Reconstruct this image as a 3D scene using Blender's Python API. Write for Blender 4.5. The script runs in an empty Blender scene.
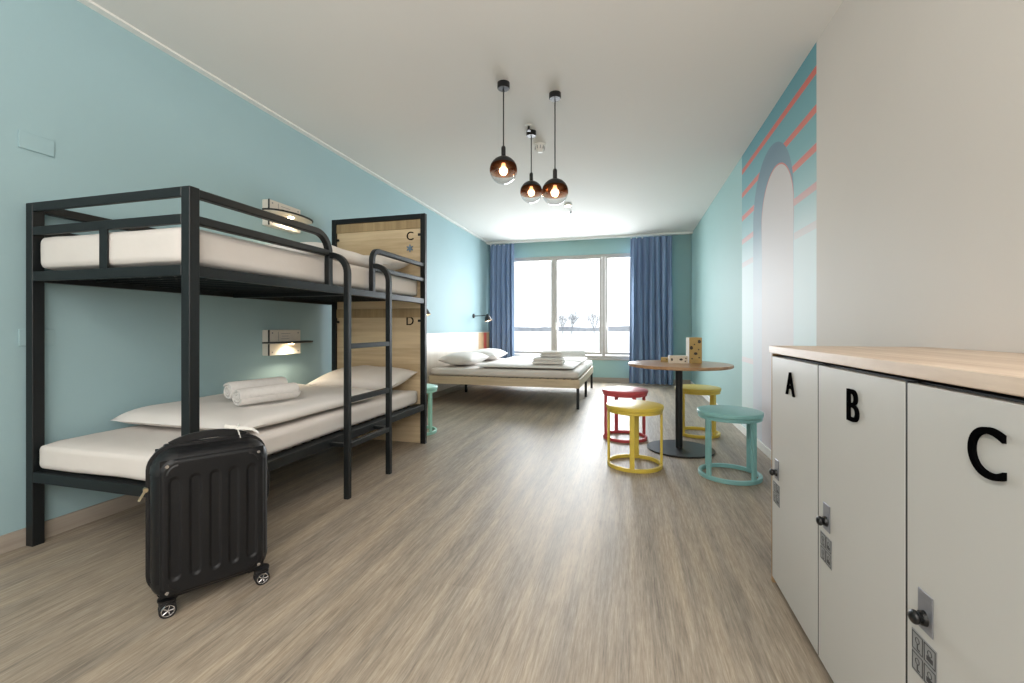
import bpy, bmesh, math, random
from mathutils import Vector, Matrix, noise
random.seed(7)
SC = bpy.context.scene
COL = SC.collection
PI = math.pi

# ------------------------------------------------------------------ camera, world, lights, exposure
XL, XR, ZC, YB, YF = -2.83, 1.10, 2.80, 8.75, -2.2
FPX = 439.0
cam_d = bpy.data.cameras.new('camera')
cam = bpy.data.objects.new('camera', cam_d)
COL.objects.link(cam)
cam.location = (0, 0, 1.05)
cam.rotation_euler = (PI / 2, 0, math.atan(118 / FPX))
cam_d.sensor_fit = 'HORIZONTAL'
cam_d.sensor_width = 36.0
cam_d.lens = 36.0 * FPX / 1024.0
cam_d.shift_y = -13.2 / 1024.0
cam_d.clip_start = 0.05
cam_d.clip_end = 1500
SC.camera = cam

world = bpy.data.worlds.new('overcast_sky')
SC.world = world
world.use_nodes = True
wn = world.node_tree.nodes
wn['Background'].inputs['Color'].default_value = (0.95, 0.98, 1.0, 1)
wn['Background'].inputs['Strength'].default_value = 1.5

SC.view_settings.view_transform = 'Standard'
SC.view_settings.look = 'None'
SC.view_settings.exposure = 0.0
SC.view_settings.gamma = 1.0
SC.view_settings.use_curve_mapping = False
SC.cycles.use_denoising = True
SC.cycles.max_bounces = 12
SC.cycles.diffuse_bounces = 6
SC.cycles.glossy_bounces = 4
SC.cycles.transparent_max_bounces = 12
SC.cycles.sample_clamp_indirect = 6.0
SC.cycles.caustics_reflective = False
SC.cycles.caustics_refractive = False


def area_light(name, loc, rot, size, size_y, power, color, shape='RECTANGLE', spread=PI):
    d = bpy.data.lights.new(name, 'AREA')
    d.shape = shape
    d.size = size
    if shape == 'RECTANGLE':
        d.size_y = size_y
    d.energy = power
    d.color = color
    d.spread = spread
    o = bpy.data.objects.new(name, d)
    o.location = loc
    o.rotation_euler = rot
    COL.objects.link(o)
    return o


# daylight through the big window, a ceiling lamp and added fills behind the camera
area_light('window_daylight', (-0.975, YB + 0.72, 1.72), (-PI / 2 + math.radians(24), 0, 0), 3.0, 2.3, 500, (0.95, 0.98, 1.0))
area_light('rear_fill', (-0.7, YF + 0.05, 1.6), (PI / 2, 0, 0), 2.4, 1.8, 36, (1.0, 0.99, 0.975))  # added soft fill behind the camera; the end wall has no window
area_light('right_fill', (XR - 0.06, -0.95, 1.95), (math.radians(78), 0, math.radians(68)), 1.8, 1.2, 62, (1.0, 0.985, 0.965))  # added fill from the right, standing in for bounced light
area_light('ceiling_bounce_fill', (-0.2, -0.7, 1.5), (PI, 0, 0), 1.6, 1.2, 74, (1.0, 0.99, 0.975))  # added upward fill, so that the ceiling bounces soft light
area_light('entrance_ceiling_lamp', (-0.55, -0.9, ZC - 0.03), (0, 0, 0), 0.42, 0.42, 24, (1.0, 0.95, 0.88), 'DISK')


# ------------------------------------------------------------------ materials
def lin(c):
    return tuple(((v / 255) / 12.92 if v / 255 <= 0.04045 else ((v / 255 + 0.055) / 1.055) ** 2.4) for v in c) + (1.0,)


def new_mat(name):
    m = bpy.data.materials.new(name)
    m.use_nodes = True
    nt = m.node_tree
    return m, nt, nt.nodes['Principled BSDF'], nt.nodes.new('ShaderNodeTexCoord')


def scale_col(c, k):
    return tuple(min(1, x * k) for x in c[:3]) + (1.0,)


def paint(name, srgb, rough=0.5, metal=0.0, var=0.04, scale=9.0, bump=0.0, bscale=60.0, coat=0.0, spec=0.5, stretch=(1, 1, 1)):
    m, nt, b, tc = new_mat(name)
    c = lin(srgb)
    mp = nt.nodes.new('ShaderNodeMapping')
    mp.inputs['Scale'].default_value = stretch
    nt.links.new(tc.outputs['Object'], mp.inputs['Vector'])
    n = nt.nodes.new('ShaderNodeTexNoise')
    n.inputs['Scale'].default_value = scale
    n.inputs['Detail'].default_value = 4
    nt.links.new(mp.outputs[0], n.inputs['Vector'])
    r = nt.nodes.new('ShaderNodeValToRGB')
    r.color_ramp.elements[0].position = 0.3
    r.color_ramp.elements[1].position = 0.7
    r.color_ramp.elements[0].color = scale_col(c, 1 - var)
    r.color_ramp.elements[1].color = scale_col(c, 1 + var)
    nt.links.new(n.outputs['Fac'], r.inputs['Fac'])
    nt.links.new(r.outputs['Color'], b.inputs['Base Color'])
    b.inputs['Roughness'].default_value = rough
    b.inputs['Metallic'].default_value = metal
    b.inputs['Coat Weight'].default_value = coat
    b.inputs['Specular IOR Level'].default_value = spec
    if bump:
        n2 = nt.nodes.new('ShaderNodeTexNoise')
        n2.inputs['Scale'].default_value = bscale
        n2.inputs['Detail'].default_value = 3
        nt.links.new(mp.outputs[0], n2.inputs['Vector'])
        bp = nt.nodes.new('ShaderNodeBump')
        bp.inputs['Strength'].default_value = bump
        bp.inputs['Distance'].default_value = 0.01
        nt.links.new(n2.outputs['Fac'], bp.inputs['Height'])
        nt.links.new(bp.outputs[0], b.inputs['Normal'])
    return m


def wood(name, dark, light, axis=1, rough=0.45, ring=5.0, plank=None, plank_axis=2):
    """grain runs along axis; plank: board width across plank_axis gives each board its own tone"""
    m, nt, b, tc = new_mat(name)
    sc = [14.0, 14.0, 14.0]
    sc[axis] = 0.9
    mp = nt.nodes.new('ShaderNodeMapping')
    mp.inputs['Scale'].default_value = sc
    nt.links.new(tc.outputs['Object'], mp.inputs['Vector'])
    n = nt.nodes.new('ShaderNodeTexNoise')
    n.inputs['Scale'].default_value = 1.6
    n.inputs['Detail'].default_value = 8
    n.inputs['Roughness'].default_value = 0.62
    n.inputs['Distortion'].default_value = 0.4
    nt.links.new(mp.outputs[0], n.inputs['Vector'])
    fac = n.outputs['Fac']
    if plank:
        sep = nt.nodes.new('ShaderNodeSeparateXYZ')
        nt.links.new(tc.outputs['Object'], sep.inputs[0])
        d = nt.nodes.new('ShaderNodeMath'); d.operation = 'DIVIDE'
        nt.links.new(sep.outputs[plank_axis], d.inputs[0]); d.inputs[1].default_value = plank
        fl = nt.nodes.new('ShaderNodeMath'); fl.operation = 'FLOOR'
        nt.links.new(d.outputs[0], fl.inputs[0])
        wn_ = nt.nodes.new('ShaderNodeTexWhiteNoise'); wn_.noise_dimensions = '1D'
        nt.links.new(fl.outputs[0], wn_.inputs['W'])
        mix = nt.nodes.new('ShaderNodeMath'); mix.operation = 'MULTIPLY_ADD'
        nt.links.new(wn_.outputs['Value'], mix.inputs[0]); mix.inputs[1].default_value = 0.3
        a = nt.nodes.new('ShaderNodeMath'); a.operation = 'SUBTRACT'
        nt.links.new(fac, a.inputs[0]); a.inputs[1].default_value = 0.15
        nt.links.new(a.outputs[0], mix.inputs[2])
        fac = mix.outputs[0]
    r = nt.nodes.new('ShaderNodeValToRGB')
    r.color_ramp.elements[0].position = 0.28
    r.color_ramp.elements[1].position = 0.68
    r.color_ramp.elements[0].color = lin(dark)
    r.color_ramp.elements[1].color = lin(light)
    nt.links.new(fac, r.inputs['Fac'])
    nt.links.new(r.outputs['Color'], b.inputs['Base Color'])
    b.inputs['Roughness'].default_value = rough
    return m


def floor_material():
    m, nt, b, tc = new_mat('vinyl_planks')
    N, L = nt.nodes, nt.links
    mp = N.new('ShaderNodeMapping')
    mp.inputs['Rotation'].default_value = (0, 0, PI / 2)
    L.new(tc.outputs['Object'], mp.inputs['Vector'])
    br = N.new('ShaderNodeTexBrick')
    br.offset = 0.37
    br.inputs['Color1'].default_value = (0.25, 0.25, 0.25, 1)
    br.inputs['Color2'].default_value = (0.75, 0.75, 0.75, 1)
    br.inputs['Mortar'].default_value = (0.3, 0.3, 0.3, 1)
    br.inputs['Scale'].default_value = 1.0
    br.inputs['Mortar Size'].default_value = 0.0012
    br.inputs['Brick Width'].default_value = 1.22
    br.inputs['Row Height'].default_value = 0.184
    L.new(mp.outputs[0], br.inputs['Vector'])
    mg = N.new('ShaderNodeMapping')
    mg.inputs['Scale'].default_value = (55, 2.6, 1)
    L.new(tc.outputs['Object'], mg.inputs['Vector'])
    g = N.new('ShaderNodeTexNoise')
    g.inputs['Scale'].default_value = 1.5
    g.inputs['Detail'].default_value = 9
    g.inputs['Roughness'].default_value = 0.68
    g.inputs['Distortion'].default_value = 0.1
    L.new(mg.outputs[0], g.inputs['Vector'])
    mg2 = N.new('ShaderNodeMapping')
    mg2.inputs['Scale'].default_value = (9, 0.55, 1)
    L.new(tc.outputs['Object'], mg2.inputs['Vector'])
    g2 = N.new('ShaderNodeTexNoise')
    g2.inputs['Scale'].default_value = 1.3
    g2.inputs['Detail'].default_value = 5
    L.new(mg2.outputs[0], g2.inputs['Vector'])
    mg3 = N.new('ShaderNodeMapping')
    mg3.inputs['Scale'].default_value = (150, 9, 1)
    L.new(tc.outputs['Object'], mg3.inputs['Vector'])
    g3 = N.new('ShaderNodeTexNoise')
    g3.inputs['Scale'].default_value = 1.4
    g3.inputs['Detail'].default_value = 6
    g3.inputs['Roughness'].default_value = 0.7
    L.new(mg3.outputs[0], g3.inputs['Vector'])
    r = N.new('ShaderNodeValToRGB')
    e = r.color_ramp.elements
    e[0].position, e[0].color = 0.26, lin((112, 100, 87))
    e[1].position, e[1].color = 0.74, lin((186, 174, 158))
    k = r.color_ramp.elements.new(0.5); k.color = lin((154, 141, 125))
    m1 = N.new('ShaderNodeMath'); m1.operation = 'MULTIPLY_ADD'
    L.new(g2.outputs['Fac'], m1.inputs[0]); m1.inputs[1].default_value = 0.5
    mf = N.new('ShaderNodeMath'); mf.operation = 'MULTIPLY_ADD'
    L.new(g3.outputs['Fac'], mf.inputs[0]); mf.inputs[1].default_value = 0.62
    gs = N.new('ShaderNodeMath'); gs.operation = 'MULTIPLY'
    L.new(g.outputs['Fac'], gs.inputs[0]); gs.inputs[1].default_value = 0.8
    L.new(gs.outputs[0], mf.inputs[2])
    L.new(mf.outputs[0], m1.inputs[2])
    m2 = N.new('ShaderNodeMath'); m2.operation = 'MULTIPLY_ADD'
    L.new(br.outputs['Color'], m2.inputs[0]); m2.inputs[1].default_value = 0.10
    L.new(m1.outputs[0], m2.inputs[2])
    m3 = N.new('ShaderNodeMath'); m3.operation = 'SUBTRACT'
    L.new(m2.outputs[0], m3.inputs[0]); m3.inputs[1].default_value = 0.51
    L.new(m3.outputs[0], r.inputs['Fac'])
    # plank tint: some boards greyer, some browner
    tint = N.new('ShaderNodeMix'); tint.data_type = 'RGBA'; tint.blend_type = 'MULTIPLY'
    tr = N.new('ShaderNodeValToRGB')
    tr.color_ramp.elements[0].position, tr.color_ramp.elements[0].color = 0.35, (0.93, 0.96, 1.0, 1)
    tr.color_ramp.elements[1].position, tr.color_ramp.elements[1].color = 0.65, (1.04, 0.99, 0.92, 1)
    L.new(g2.outputs['Fac'], tr.inputs['Fac'])
    tint.inputs[0].default_value = 0.8
    L.new(r.outputs['Color'], tint.inputs[6])
    L.new(tr.outputs['Color'], tint.inputs[7])
    L.new(tint.outputs[2], b.inputs['Base Color'])
    rr = N.new('ShaderNodeMapRange')
    rr.inputs['To Min'].default_value = 0.42
    rr.inputs['To Max'].default_value = 0.56
    L.new(g.outputs['Fac'], rr.inputs['Value'])
    L.new(rr.outputs[0], b.inputs['Roughness'])
    bp = N.new('ShaderNodeBump')
    b.inputs['Specular IOR Level'].default_value = 0.65
    bp.inputs['Strength'].default_value = 0.12
    bp.inputs['Distance'].default_value = 0.004
    L.new(g.outputs['Fac'], bp.inputs['Height'])
    L.new(bp.outputs[0], b.inputs['Normal'])
    return m


def mural_material():
    """printed wall picture: fading teal ground, thin red stripes, a pale archway with a grey-blue shadow arch"""
    m, nt, b, tc = new_mat('printed_mural')
    N, L = nt.nodes, nt.links
    sep = N.new('ShaderNodeSeparateXYZ')
    L.new(tc.outputs['Object'], sep.inputs[0])
    Y, Z = sep.outputs[1], sep.outputs[2]

    def mth(op, a, b_=None, c=None):
        n = N.new('ShaderNodeMath'); n.operation = op
        for i, v in enumerate((a, b_, c)):
            if v is None:
                continue
            if isinstance(v, (int, float)):
                n.inputs[i].default_value = v
            else:
                L.new(v, n.inputs[i])
        return n.outputs[0]

    def ramp(v, stops):
        mr = mth('DIVIDE', v, 2.8)
        r = N.new('ShaderNodeValToRGB')
        els = r.color_ramp.elements
        while len(els) < len(stops):
            els.new(0.5)
        for e, (p, c) in zip(els, stops):
            e.position, e.color = p / 2.8, (lin(c) if not isinstance(c, float) else (c, c, c, 1))
        L.new(mr, r.inputs['Fac'])
        return r.outputs['Color']

    def mix(f, a, b_):
        n = N.new('ShaderNodeMix'); n.data_type = 'RGBA'
        L.new(f, n.inputs[0]); L.new(a, n.inputs[6]); L.new(b_, n.inputs[7])
        return n.outputs[2]

    ground = ramp(Z, [(0.0, (206, 224, 227)), (1.1, (208, 224, 227)), (1.65, (206, 221, 224)), (1.95, (156, 192, 196)), (2.25, (116, 166, 172)), (2.8, (86, 142, 152))])
    red = ramp(Z, [(0.0, (236, 205, 208)), (1.3, (238, 208, 212)), (1.75, (226, 172, 170)), (2.2, (206, 122, 110)), (2.7, (198, 96, 82))])
    fr = mth('FRACT', mth('DIVIDE', mth('SUBTRACT', Z, 0.715), 0.2365))
    stripe = mth('LESS_THAN', fr, 0.215)
    fade = ramp(Z, [(0.0, 0.0), (0.68, 0.0), (0.71, 0.5), (0.80, 0.4), (0.9, 0.0), (1.5, 0.0), (1.72, 0.35), (2.1, 1.0)])
    base = mix(mth('MULTIPLY', stripe, fade), ground, red)

    def arch(yc, r, zs=1.93):
        dy = mth('SUBTRACT', Y, yc)
        dz = mth('MAXIMUM', mth('SUBTRACT', Z, zs), 0.0)
        d = mth('SQRT', mth('ADD', mth('MULTIPLY', dy, dy), mth('MULTIPLY', dz, dz)))
        return mth('LESS_THAN', d, r)
    shade = ramp(Z, [(0.0, (208, 214, 224)), (1.3, (208, 214, 222)), (1.65, (186, 200, 210)), (1.95, (128, 154, 168)), (2.45, (98, 126, 140))])
    base = mix(arch(3.978, 0.52, 2.0), base, shade)
    rim = mth('MULTIPLY', arch(3.845, 0.39), ramp(Z, [(0.0, 0.0), (1.7, 0.0), (2.0, 0.8), (2.8, 1.0)]))
    base = mix(rim, base, red)
    opening = ramp(Z, [(0.0, (218, 213, 219)), (1.4, (214, 210, 212)), (1.9, (202, 196, 195)), (2.4, (194, 187, 184))])
    base = mix(arch(3.845, 0.378), base, opening)
    L.new(base, b.inputs['Base Color'])
    b.inputs['Roughness'].default_value = 0.6
    return m


def glassy(name, tint=(1, 1, 1), gloss=0.08, rough=0.02):
    m, nt, b, tc = new_mat(name)
    N, L = nt.nodes, nt.links
    N.remove(b)
    t = N.new('ShaderNodeBsdfTransparent'); t.inputs['Color'].default_value = tuple(tint) + (1,)
    g = N.new('ShaderNodeBsdfGlossy'); g.inputs['Roughness'].default_value = rough
    lw = N.new('ShaderNodeLayerWeight'); lw.inputs['Blend'].default_value = 0.35
    mr = N.new('ShaderNodeMapRange'); mr.inputs['To Min'].default_value = gloss * 0.4; mr.inputs['To Max'].default_value = gloss * 6
    L.new(lw.outputs['Facing'], mr.inputs['Value'])
    mx = N.new('ShaderNodeMixShader')
    L.new(mr.outputs[0], mx.inputs[0]); L.new(t.outputs[0], mx.inputs[1]); L.new(g.outputs[0], mx.inputs[2])
    L.new(mx.outputs[0], N['Material Output'].inputs['Surface'])
    return m


def copper_glass():
    """metallised glass: black copper film thinning out towards the clear half"""
    m, nt, b, tc = new_mat('copper_fade_glass')
    N, L = nt.nodes, nt.links
    sep = N.new('ShaderNodeSeparateXYZ'); L.new(tc.outputs['Object'], sep.inputs[0])
    mr = N.new('ShaderNodeMapRange')
    mr.inputs['From Min'].default_value = -0.022; mr.inputs['From Max'].default_value = 0.032
    L.new(sep.outputs[2], mr.inputs['Value'])
    r = N.new('ShaderNodeValToRGB')
    r.color_ramp.elements[0].color = (0.80, 0.58, 0.46, 1)
    r.color_ramp.elements[1].color = (0.006, 0.002, 0.001, 1)
    k = r.color_ramp.elements.new(0.5); k.color = (0.46, 0.24, 0.15, 1)
    L.new(mr.outputs[0], r.inputs['Fac'])
    t = N.new('ShaderNodeBsdfTransparent'); L.new(r.outputs['Color'], t.inputs['Color'])
    b.inputs['Base Color'].default_value = lin((150, 88, 52)); b.inputs['Metallic'].default_value = 0.9; b.inputs['Roughness'].default_value = 0.25
    mx = N.new('ShaderNodeMixShader')
    mx.inputs[0].default_value = 0.22
    L.new(t.outputs[0], mx.inputs[1]); L.new(b.outputs[0], mx.inputs[2])
    L.new(mx.outputs[0], N['Material Output'].inputs['Surface'])
    return m


def glow(name, srgb, strength):
    m, nt, b, tc = new_mat(name)
    b.inputs['Base Color'].default_value = lin(srgb)
    b.inputs['Emission Color'].default_value = lin(srgb)
    b.inputs['Emission Strength'].default_value = strength
    return m


M = {
    'wall_teal': paint('teal_wall_paint', (157, 185, 191), 0.6, var=0.015, scale=1.5, bump=0.04, bscale=180, spec=0.2),
    'wall_green': paint('teal_end_wall_paint', (156, 188, 186), 0.6, var=0.015, scale=1.5, bump=0.04, bscale=180, spec=0.2),
    'wall_beige': paint('warm_grey_wall_paint', (203, 197, 190), 0.6, spec=0.2, var=0.015, scale=1.5, bump=0.04, bscale=180),
    'ceiling': paint('ceiling_paint', (224, 222, 218), 0.8, spec=0.1, var=0.01, scale=1.2, bump=0.03, bscale=150),
    'trim_white': paint('white_trim_paint', (232, 231, 226), 0.45, var=0.02),
    'base_wood': wood('grey_wood_baseboard', (146, 136, 124), (174, 164, 152), axis=1, rough=0.5),
    'base_wood_x': wood('grey_wood_baseboard_end', (146, 136, 124), (174, 164, 152), axis=0, rough=0.5),
    'window_frame': paint('grey_window_frame', (182, 178, 172), 0.45, var=0.02),
    'gasket': paint('dark_gasket', (60, 62, 64), 0.6),
    'pane': glassy('window_glass', (0.98, 0.99, 1.0), 0.04),
    'floor': floor_material(),
    'mural': mural_material(),
    'black_metal': paint('black_powder_coat', (17, 21, 23), 0.42, metal=0.0, var=0.08, scale=30, bump=0.03, bscale=400, spec=0.4),
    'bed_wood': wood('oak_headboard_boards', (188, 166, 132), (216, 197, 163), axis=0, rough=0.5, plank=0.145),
    'batten': wood('dark_oak_batten', (148, 126, 92), (178, 156, 118), axis=2, rough=0.5),  # battens are a darker wood than the boards
    'sheet': paint('white_cotton_sheet', (218, 212, 207), 0.85, var=0.02, scale=6, bump=0.25, bscale=9, spec=0.2),
    'duvet': paint('white_duvet_cotton', (228, 224, 220), 0.85, var=0.02, scale=5, bump=0.3, bscale=7, spec=0.2),
    'towel': paint('white_terry_towel', (232, 229, 226), 0.95, var=0.03, scale=60, bump=0.5, bscale=260, spec=0.1),
    'suit': paint('black_ribbed_plastic', (13, 14, 17), 0.45, spec=0.35, var=0.1, scale=40, bump=0.06, bscale=500),
    'suit_dark': paint('black_soft_plastic', (13, 13, 15), 0.5, var=0.1, scale=40),
    'rubber': paint('black_rubber_tyre', (24, 24, 25), 0.7, var=0.1, scale=40),
    'chrome': paint('bright_chrome', (200, 200, 202), 0.2, metal=1.0, var=0.03),
    'brass': paint('brass_zip', (190, 178, 150), 0.3, metal=1.0, var=0.05),
    'paper': paint('white_paper', (236, 234, 228), 0.8, var=0.02),
    'locker_white': paint('white_laminate_door', (196, 194, 190), 0.38, var=0.01, scale=3),
    'locker_side': wood('locker_oak_side', (150, 118, 84), (188, 156, 116), axis=2, rough=0.5),
    'locker_gap': paint('black_locker_gap', (16, 16, 17), 0.6),
    'top_wood': wood('oak_worktop', (184, 158, 136), (222, 202, 182), axis=1, rough=0.42),
    'black_letter': paint('black_letter_acrylic', (9, 9, 10), 0.8, spec=0.0),
    'steel': paint('brushed_lock_plate', (146, 148, 156), 0.4, metal=0.6, var=0.05, scale=30, stretch=(1, 1, 8)),
    'sign_grey': paint('grey_printed_label', (142, 143, 144), 0.5, var=0.03),
    'ink': paint('dark_grey_ink', (58, 58, 60), 0.6),
    'yellow': paint('yellow_lacquer', (212, 188, 78), 0.38, var=0.03),
    'red': paint('coral_red_lacquer', (198, 80, 86), 0.38, var=0.03),
    'teal': paint('teal_lacquer', (134, 186, 187), 0.38, var=0.03),
    'mint': paint('mint_lacquer', (160, 216, 204), 0.38, var=0.03),
    'table_wood': wood('walnut_table_top', (140, 104, 72), (184, 148, 112), axis=0, rough=0.3),
    'cord': paint('black_textile_cord', (22, 22, 23), 0.7),
    'lamp_black': paint('satin_black_lamp', (18, 18, 19), 0.35),
    'globe_clear': glassy('clear_globe_glass', (0.95, 0.96, 0.96), 0.09),
    'globe_copper': copper_glass(),
    'bulb': glow('warm_filament_bulb', (255, 214, 172), 9.0),
    'bulb_glass': glassy('bulb_glass', (1, 0.93, 0.8), 0.06),
    'led': glow('warm_led_spot', (255, 226, 180), 30.0),
    'shade_white': paint('white_shade_inside', (244, 240, 230), 0.6),
    'read_white': paint('white_reading_box', (226, 220, 208), 0.45, var=0.03),
    'curtain': paint('blue_curtain_cloth', (134, 154, 184), 0.85, var=0.06, scale=30, bump=0.15, bscale=300, spec=0.15, stretch=(1, 1, 0.1)),
    'dbl_wood': wood('pale_oak_bed_rail', (186, 166, 138), (216, 198, 170), axis=0, rough=0.45),
    'hb_wood': wood('pale_laminate_headboard', (208, 198, 184), (224, 216, 204), axis=2, rough=0.28),
    'hb_red': paint('coral_red_board', (206, 92, 84), 0.35, var=0.03),
    'hb_tan': wood('tan_headboard_strip', (184, 150, 110), (208, 178, 140), axis=2, rough=0.35),
    'card_ochre': paint('ochre_printed_card', (168, 142, 84), 0.55, var=0.06, scale=30),
    'card_pale': paint('pale_printed_card', (206, 196, 178), 0.55, var=0.06, scale=30),
    'card_dark': paint('dark_print_blot', (44, 36, 34), 0.6),
    'hook_blue': paint('blue_grey_hook', (112, 136, 158), 0.4, metal=0.3),
    'snow': paint('pale_snow_field', (246, 247, 248), 0.9, var=0.02, scale=0.05),
    'far_trees': paint('distant_winter_hedge', (160, 165, 172), 0.9, var=0.2, scale=0.4),
    'bark': paint('bare_branches', (150, 155, 160), 0.9, var=0.1, scale=2),
}


# ------------------------------------------------------------------ mesh helpers
ORG = {}


def box(bm, x0, x1, y0, y1, z0, z1, bevel=0.0, seg=2, mi=0):
    vs = [bm.verts.new((x, y, z)) for x in (x0, x1) for y in (y0, y1) for z in (z0, z1)]
    idx = [(0, 1, 3, 2), (4, 6, 7, 5), (0, 4, 5, 1), (2, 3, 7, 6), (0, 2, 6, 4), (1, 5, 7, 3)]
    fs = [bm.faces.new([vs[i] for i in f]) for f in idx]
    for f in fs:
        f.material_index = mi
    if bevel:
        es = list({e for f in fs for e in f.edges})
        bmesh.ops.bevel(bm, geom=es, offset=bevel, segments=seg, affect='EDGES', profile=0.5, material=-1)


def B(*a, **k):
    bm = bmesh.new()
    box(bm, *a, **k)
    return bm


def cyl(bm, p0, p1, r0, r1=None, n=20, caps=True, mi=0):
    p0, p1 = Vector(p0), Vector(p1)
    r1 = r0 if r1 is None else r1
    d = (p1 - p0).normalized()
    u = d.orthogonal().normalized()
    v = d.cross(u)
    a, b = [], []
    for i in range(n):
        t = 2 * PI * i / n
        o = u * math.cos(t) + v * math.sin(t)
        a.append(bm.verts.new(p0 + o * r0)); b.append(bm.verts.new(p1 + o * r1))
    for i in range(n):
        j = (i + 1) % n
        f = bm.faces.new((a[i], a[j], b[j], b[i])); f.material_index = mi
    if caps:
        bm.faces.new(a[::-1]).material_index = mi
        bm.faces.new(b).material_index = mi


def sweep(bm, pts, w, h=None, round_n=0, closed=False, up=(0, 0, 1), caps=True):
    """sweep a w x h rectangle (or an n-gon of radius w) along a polyline"""
    pts = [Vector(p) for p in pts]
    n = len(pts)
    h = w if h is None else h
    rings = []
    up = Vector(up)
    for i, p in enumerate(pts):
        if closed:
            t0 = (p - pts[i - 1]).normalized(); t1 = (pts[(i + 1) % n] - p).normalized()
        else:
            t0 = (p - pts[i - 1]).normalized() if i else (pts[1] - p).normalized()
            t1 = (pts[i + 1] - p).normalized() if i < n - 1 else t0
        t = (t0 + t1).normalized()
        s = t.cross(up)
        if s.length < 1e-4:
            s = t.orthogonal()
        s.normalize()
        v = s.cross(t).normalized()
        k = 1.0 / max(0.5, t.dot(t1))
        if round_n:
            ring = [p + s * (w * math.cos(2 * PI * a / round_n)) + v * (w * math.sin(2 * PI * a / round_n)) for a in range(round_n)]
        else:
            c = min(w, h) * 0.12
            ring = []
            for sx, sy in ((1, 1), (-1, 1), (-1, -1), (1, -1)):
                q = [(sx * (w / 2), sy * (h / 2 - c)), (sx * (w / 2 - c), sy * (h / 2))]
                if sx * sy < 0:
                    q.reverse()
                for a, b in q:
                    ring.append(p + s * a + v * b * (k if abs(t0.dot(t1)) < 0.999 else 1))
        rings.append([bm.verts.new(q) for q in ring])
    m = len(rings[0])
    last = n if closed else n - 1
    for i in range(last):
        A, Bq = rings[i], rings[(i + 1) % n]
        for a in range(m):
            b = (a + 1) % m
            bm.faces.new((A[a], A[b], Bq[b], Bq[a]))
    if caps and not closed:
        bm.faces.new(rings[0][::-1]); bm.faces.new(rings[-1])


def lathe(bm, prof, n=32, c=(0, 0, 0), cap0=True, cap1=True):
    rings = []
    for r, z in prof:
        rings.append([bm.verts.new((c[0] + r * math.cos(2 * PI * i / n), c[1] + r * math.sin(2 * PI * i / n), c[2] + z)) for i in range(n)])
    for A, Bq in zip(rings, rings[1:]):
        for i in range(n):
            j = (i + 1) % n
            bm.faces.new((A[i], A[j], Bq[j], Bq[i]))
    if cap0:
        bm.faces.new(rings[0][::-1])
    if cap1:
        bm.faces.new(rings[-1])


def arc(c, r, a0, a1, n, ax0, ax1):
    c, ax0, ax1 = Vector(c), Vector(ax0), Vector(ax1)
    return [c + ax0 * (r * math.cos(a0 + (a1 - a0) * i / n)) + ax1 * (r * math.sin(a0 + (a1 - a0) * i / n)) for i in range(n + 1)]


def rbox(sx, sy, sz, r, n=10, rz=None):
    """soft box centred on the origin, rounded by r (rz: vertical rounding)"""
    bm = bmesh.new()
    bmesh.ops.create_cube(bm, size=2)
    bmesh.ops.subdivide_edges(bm, edges=bm.edges[:], cuts=n, use_grid_fill=True)
    rz = rz or r
    for v in bm.verts:
        p = Vector((v.co.x, v.co.y, v.co.z))
        # spread samples so that the rounding gets enough of them
        q = Vector([math.copysign(abs(c) ** 0.75, c) for c in p])
        P = Vector((q.x * sx / 2, q.y * sy / 2, q.z * sz / 2))
        I = Vector((max(-sx / 2 + r, min(sx / 2 - r, P.x)), max(-sy / 2 + r, min(sy / 2 - r, P.y)), max(-sz / 2 + rz, min(sz / 2 - rz, P.z))))
        D = P - I
        D = Vector((D.x / r, D.y / r, D.z / rz))
        if D.length > 1e-6:
            # cube corner direction -> sphere
            mx = max(abs(D.x), abs(D.y), abs(D.z))
            D = D.normalized() * mx
            P = I + Vector((D.x * r, D.y * r, D.z * rz))
        v.co = P
    return bm


def wrinkle(bm, amp, scale, seed=0, zk=1.0):
    bm.normal_update()
    off = Vector((seed * 3.7, seed * 1.9, seed * 5.1))
    for v in bm.verts:
        a = noise.noise(v.co * scale + off) + 0.5 * noise.noise(v.co * scale * 2.3 + off)
        v.co += v.normal * (a * amp)


def pillow_bm(w, d, h, seed=0, n=26):
    """w along x, d along y"""
    bm = bmesh.new()
    grid = {}
    for s in (1, -1):
        for i in range(n + 1):
            for j in range(n + 1):
                u, v = 2 * i / n - 1, 2 * j / n - 1
                if s < 0 and (i in (0, n) or j in (0, n)):
                    grid[(s, i, j)] = grid[(1, i, j)]
                    continue
                uu, vv = math.copysign(abs(u) ** 0.8, u), math.copysign(abs(v) ** 0.8, v)
                pinch = 1 - 0.07 * (1 - vv * vv), 1 - 0.09 * (1 - uu * uu)
                x = uu * w / 2 * (1 - 0.05 * (1 - abs(vv)) ** 0.7 if abs(uu) > 0.9 else 1)
                y = vv * d / 2 * (1 - 0.06 * (1 - abs(uu)) ** 0.7 if abs(vv) > 0.9 else 1)
                e = max(0.0, (1 - abs(uu) ** 2.6)) ** 0.55 * max(0.0, (1 - abs(vv) ** 2.6)) ** 0.55
                z = s * h / 2 * e
                z += 0.012 * e * noise.noise(Vector((x * 7 + seed, y * 7, s * 3.0 + seed)))
                grid[(s, i, j)] = bm.verts.new((x, y, z))
    for s in (1, -1):
        for i in range(n):
            for j in range(n):
                q = [grid[(s, i, j)], grid[(s, i + 1, j)], grid[(s, i + 1, j + 1)], grid[(s, i, j + 1)]]
                if len(set(q)) < 3:
                    continue
                try:
                    bm.faces.new(q if s > 0 else q[::-1])
                except ValueError:
                    pass
    return bm


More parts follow.
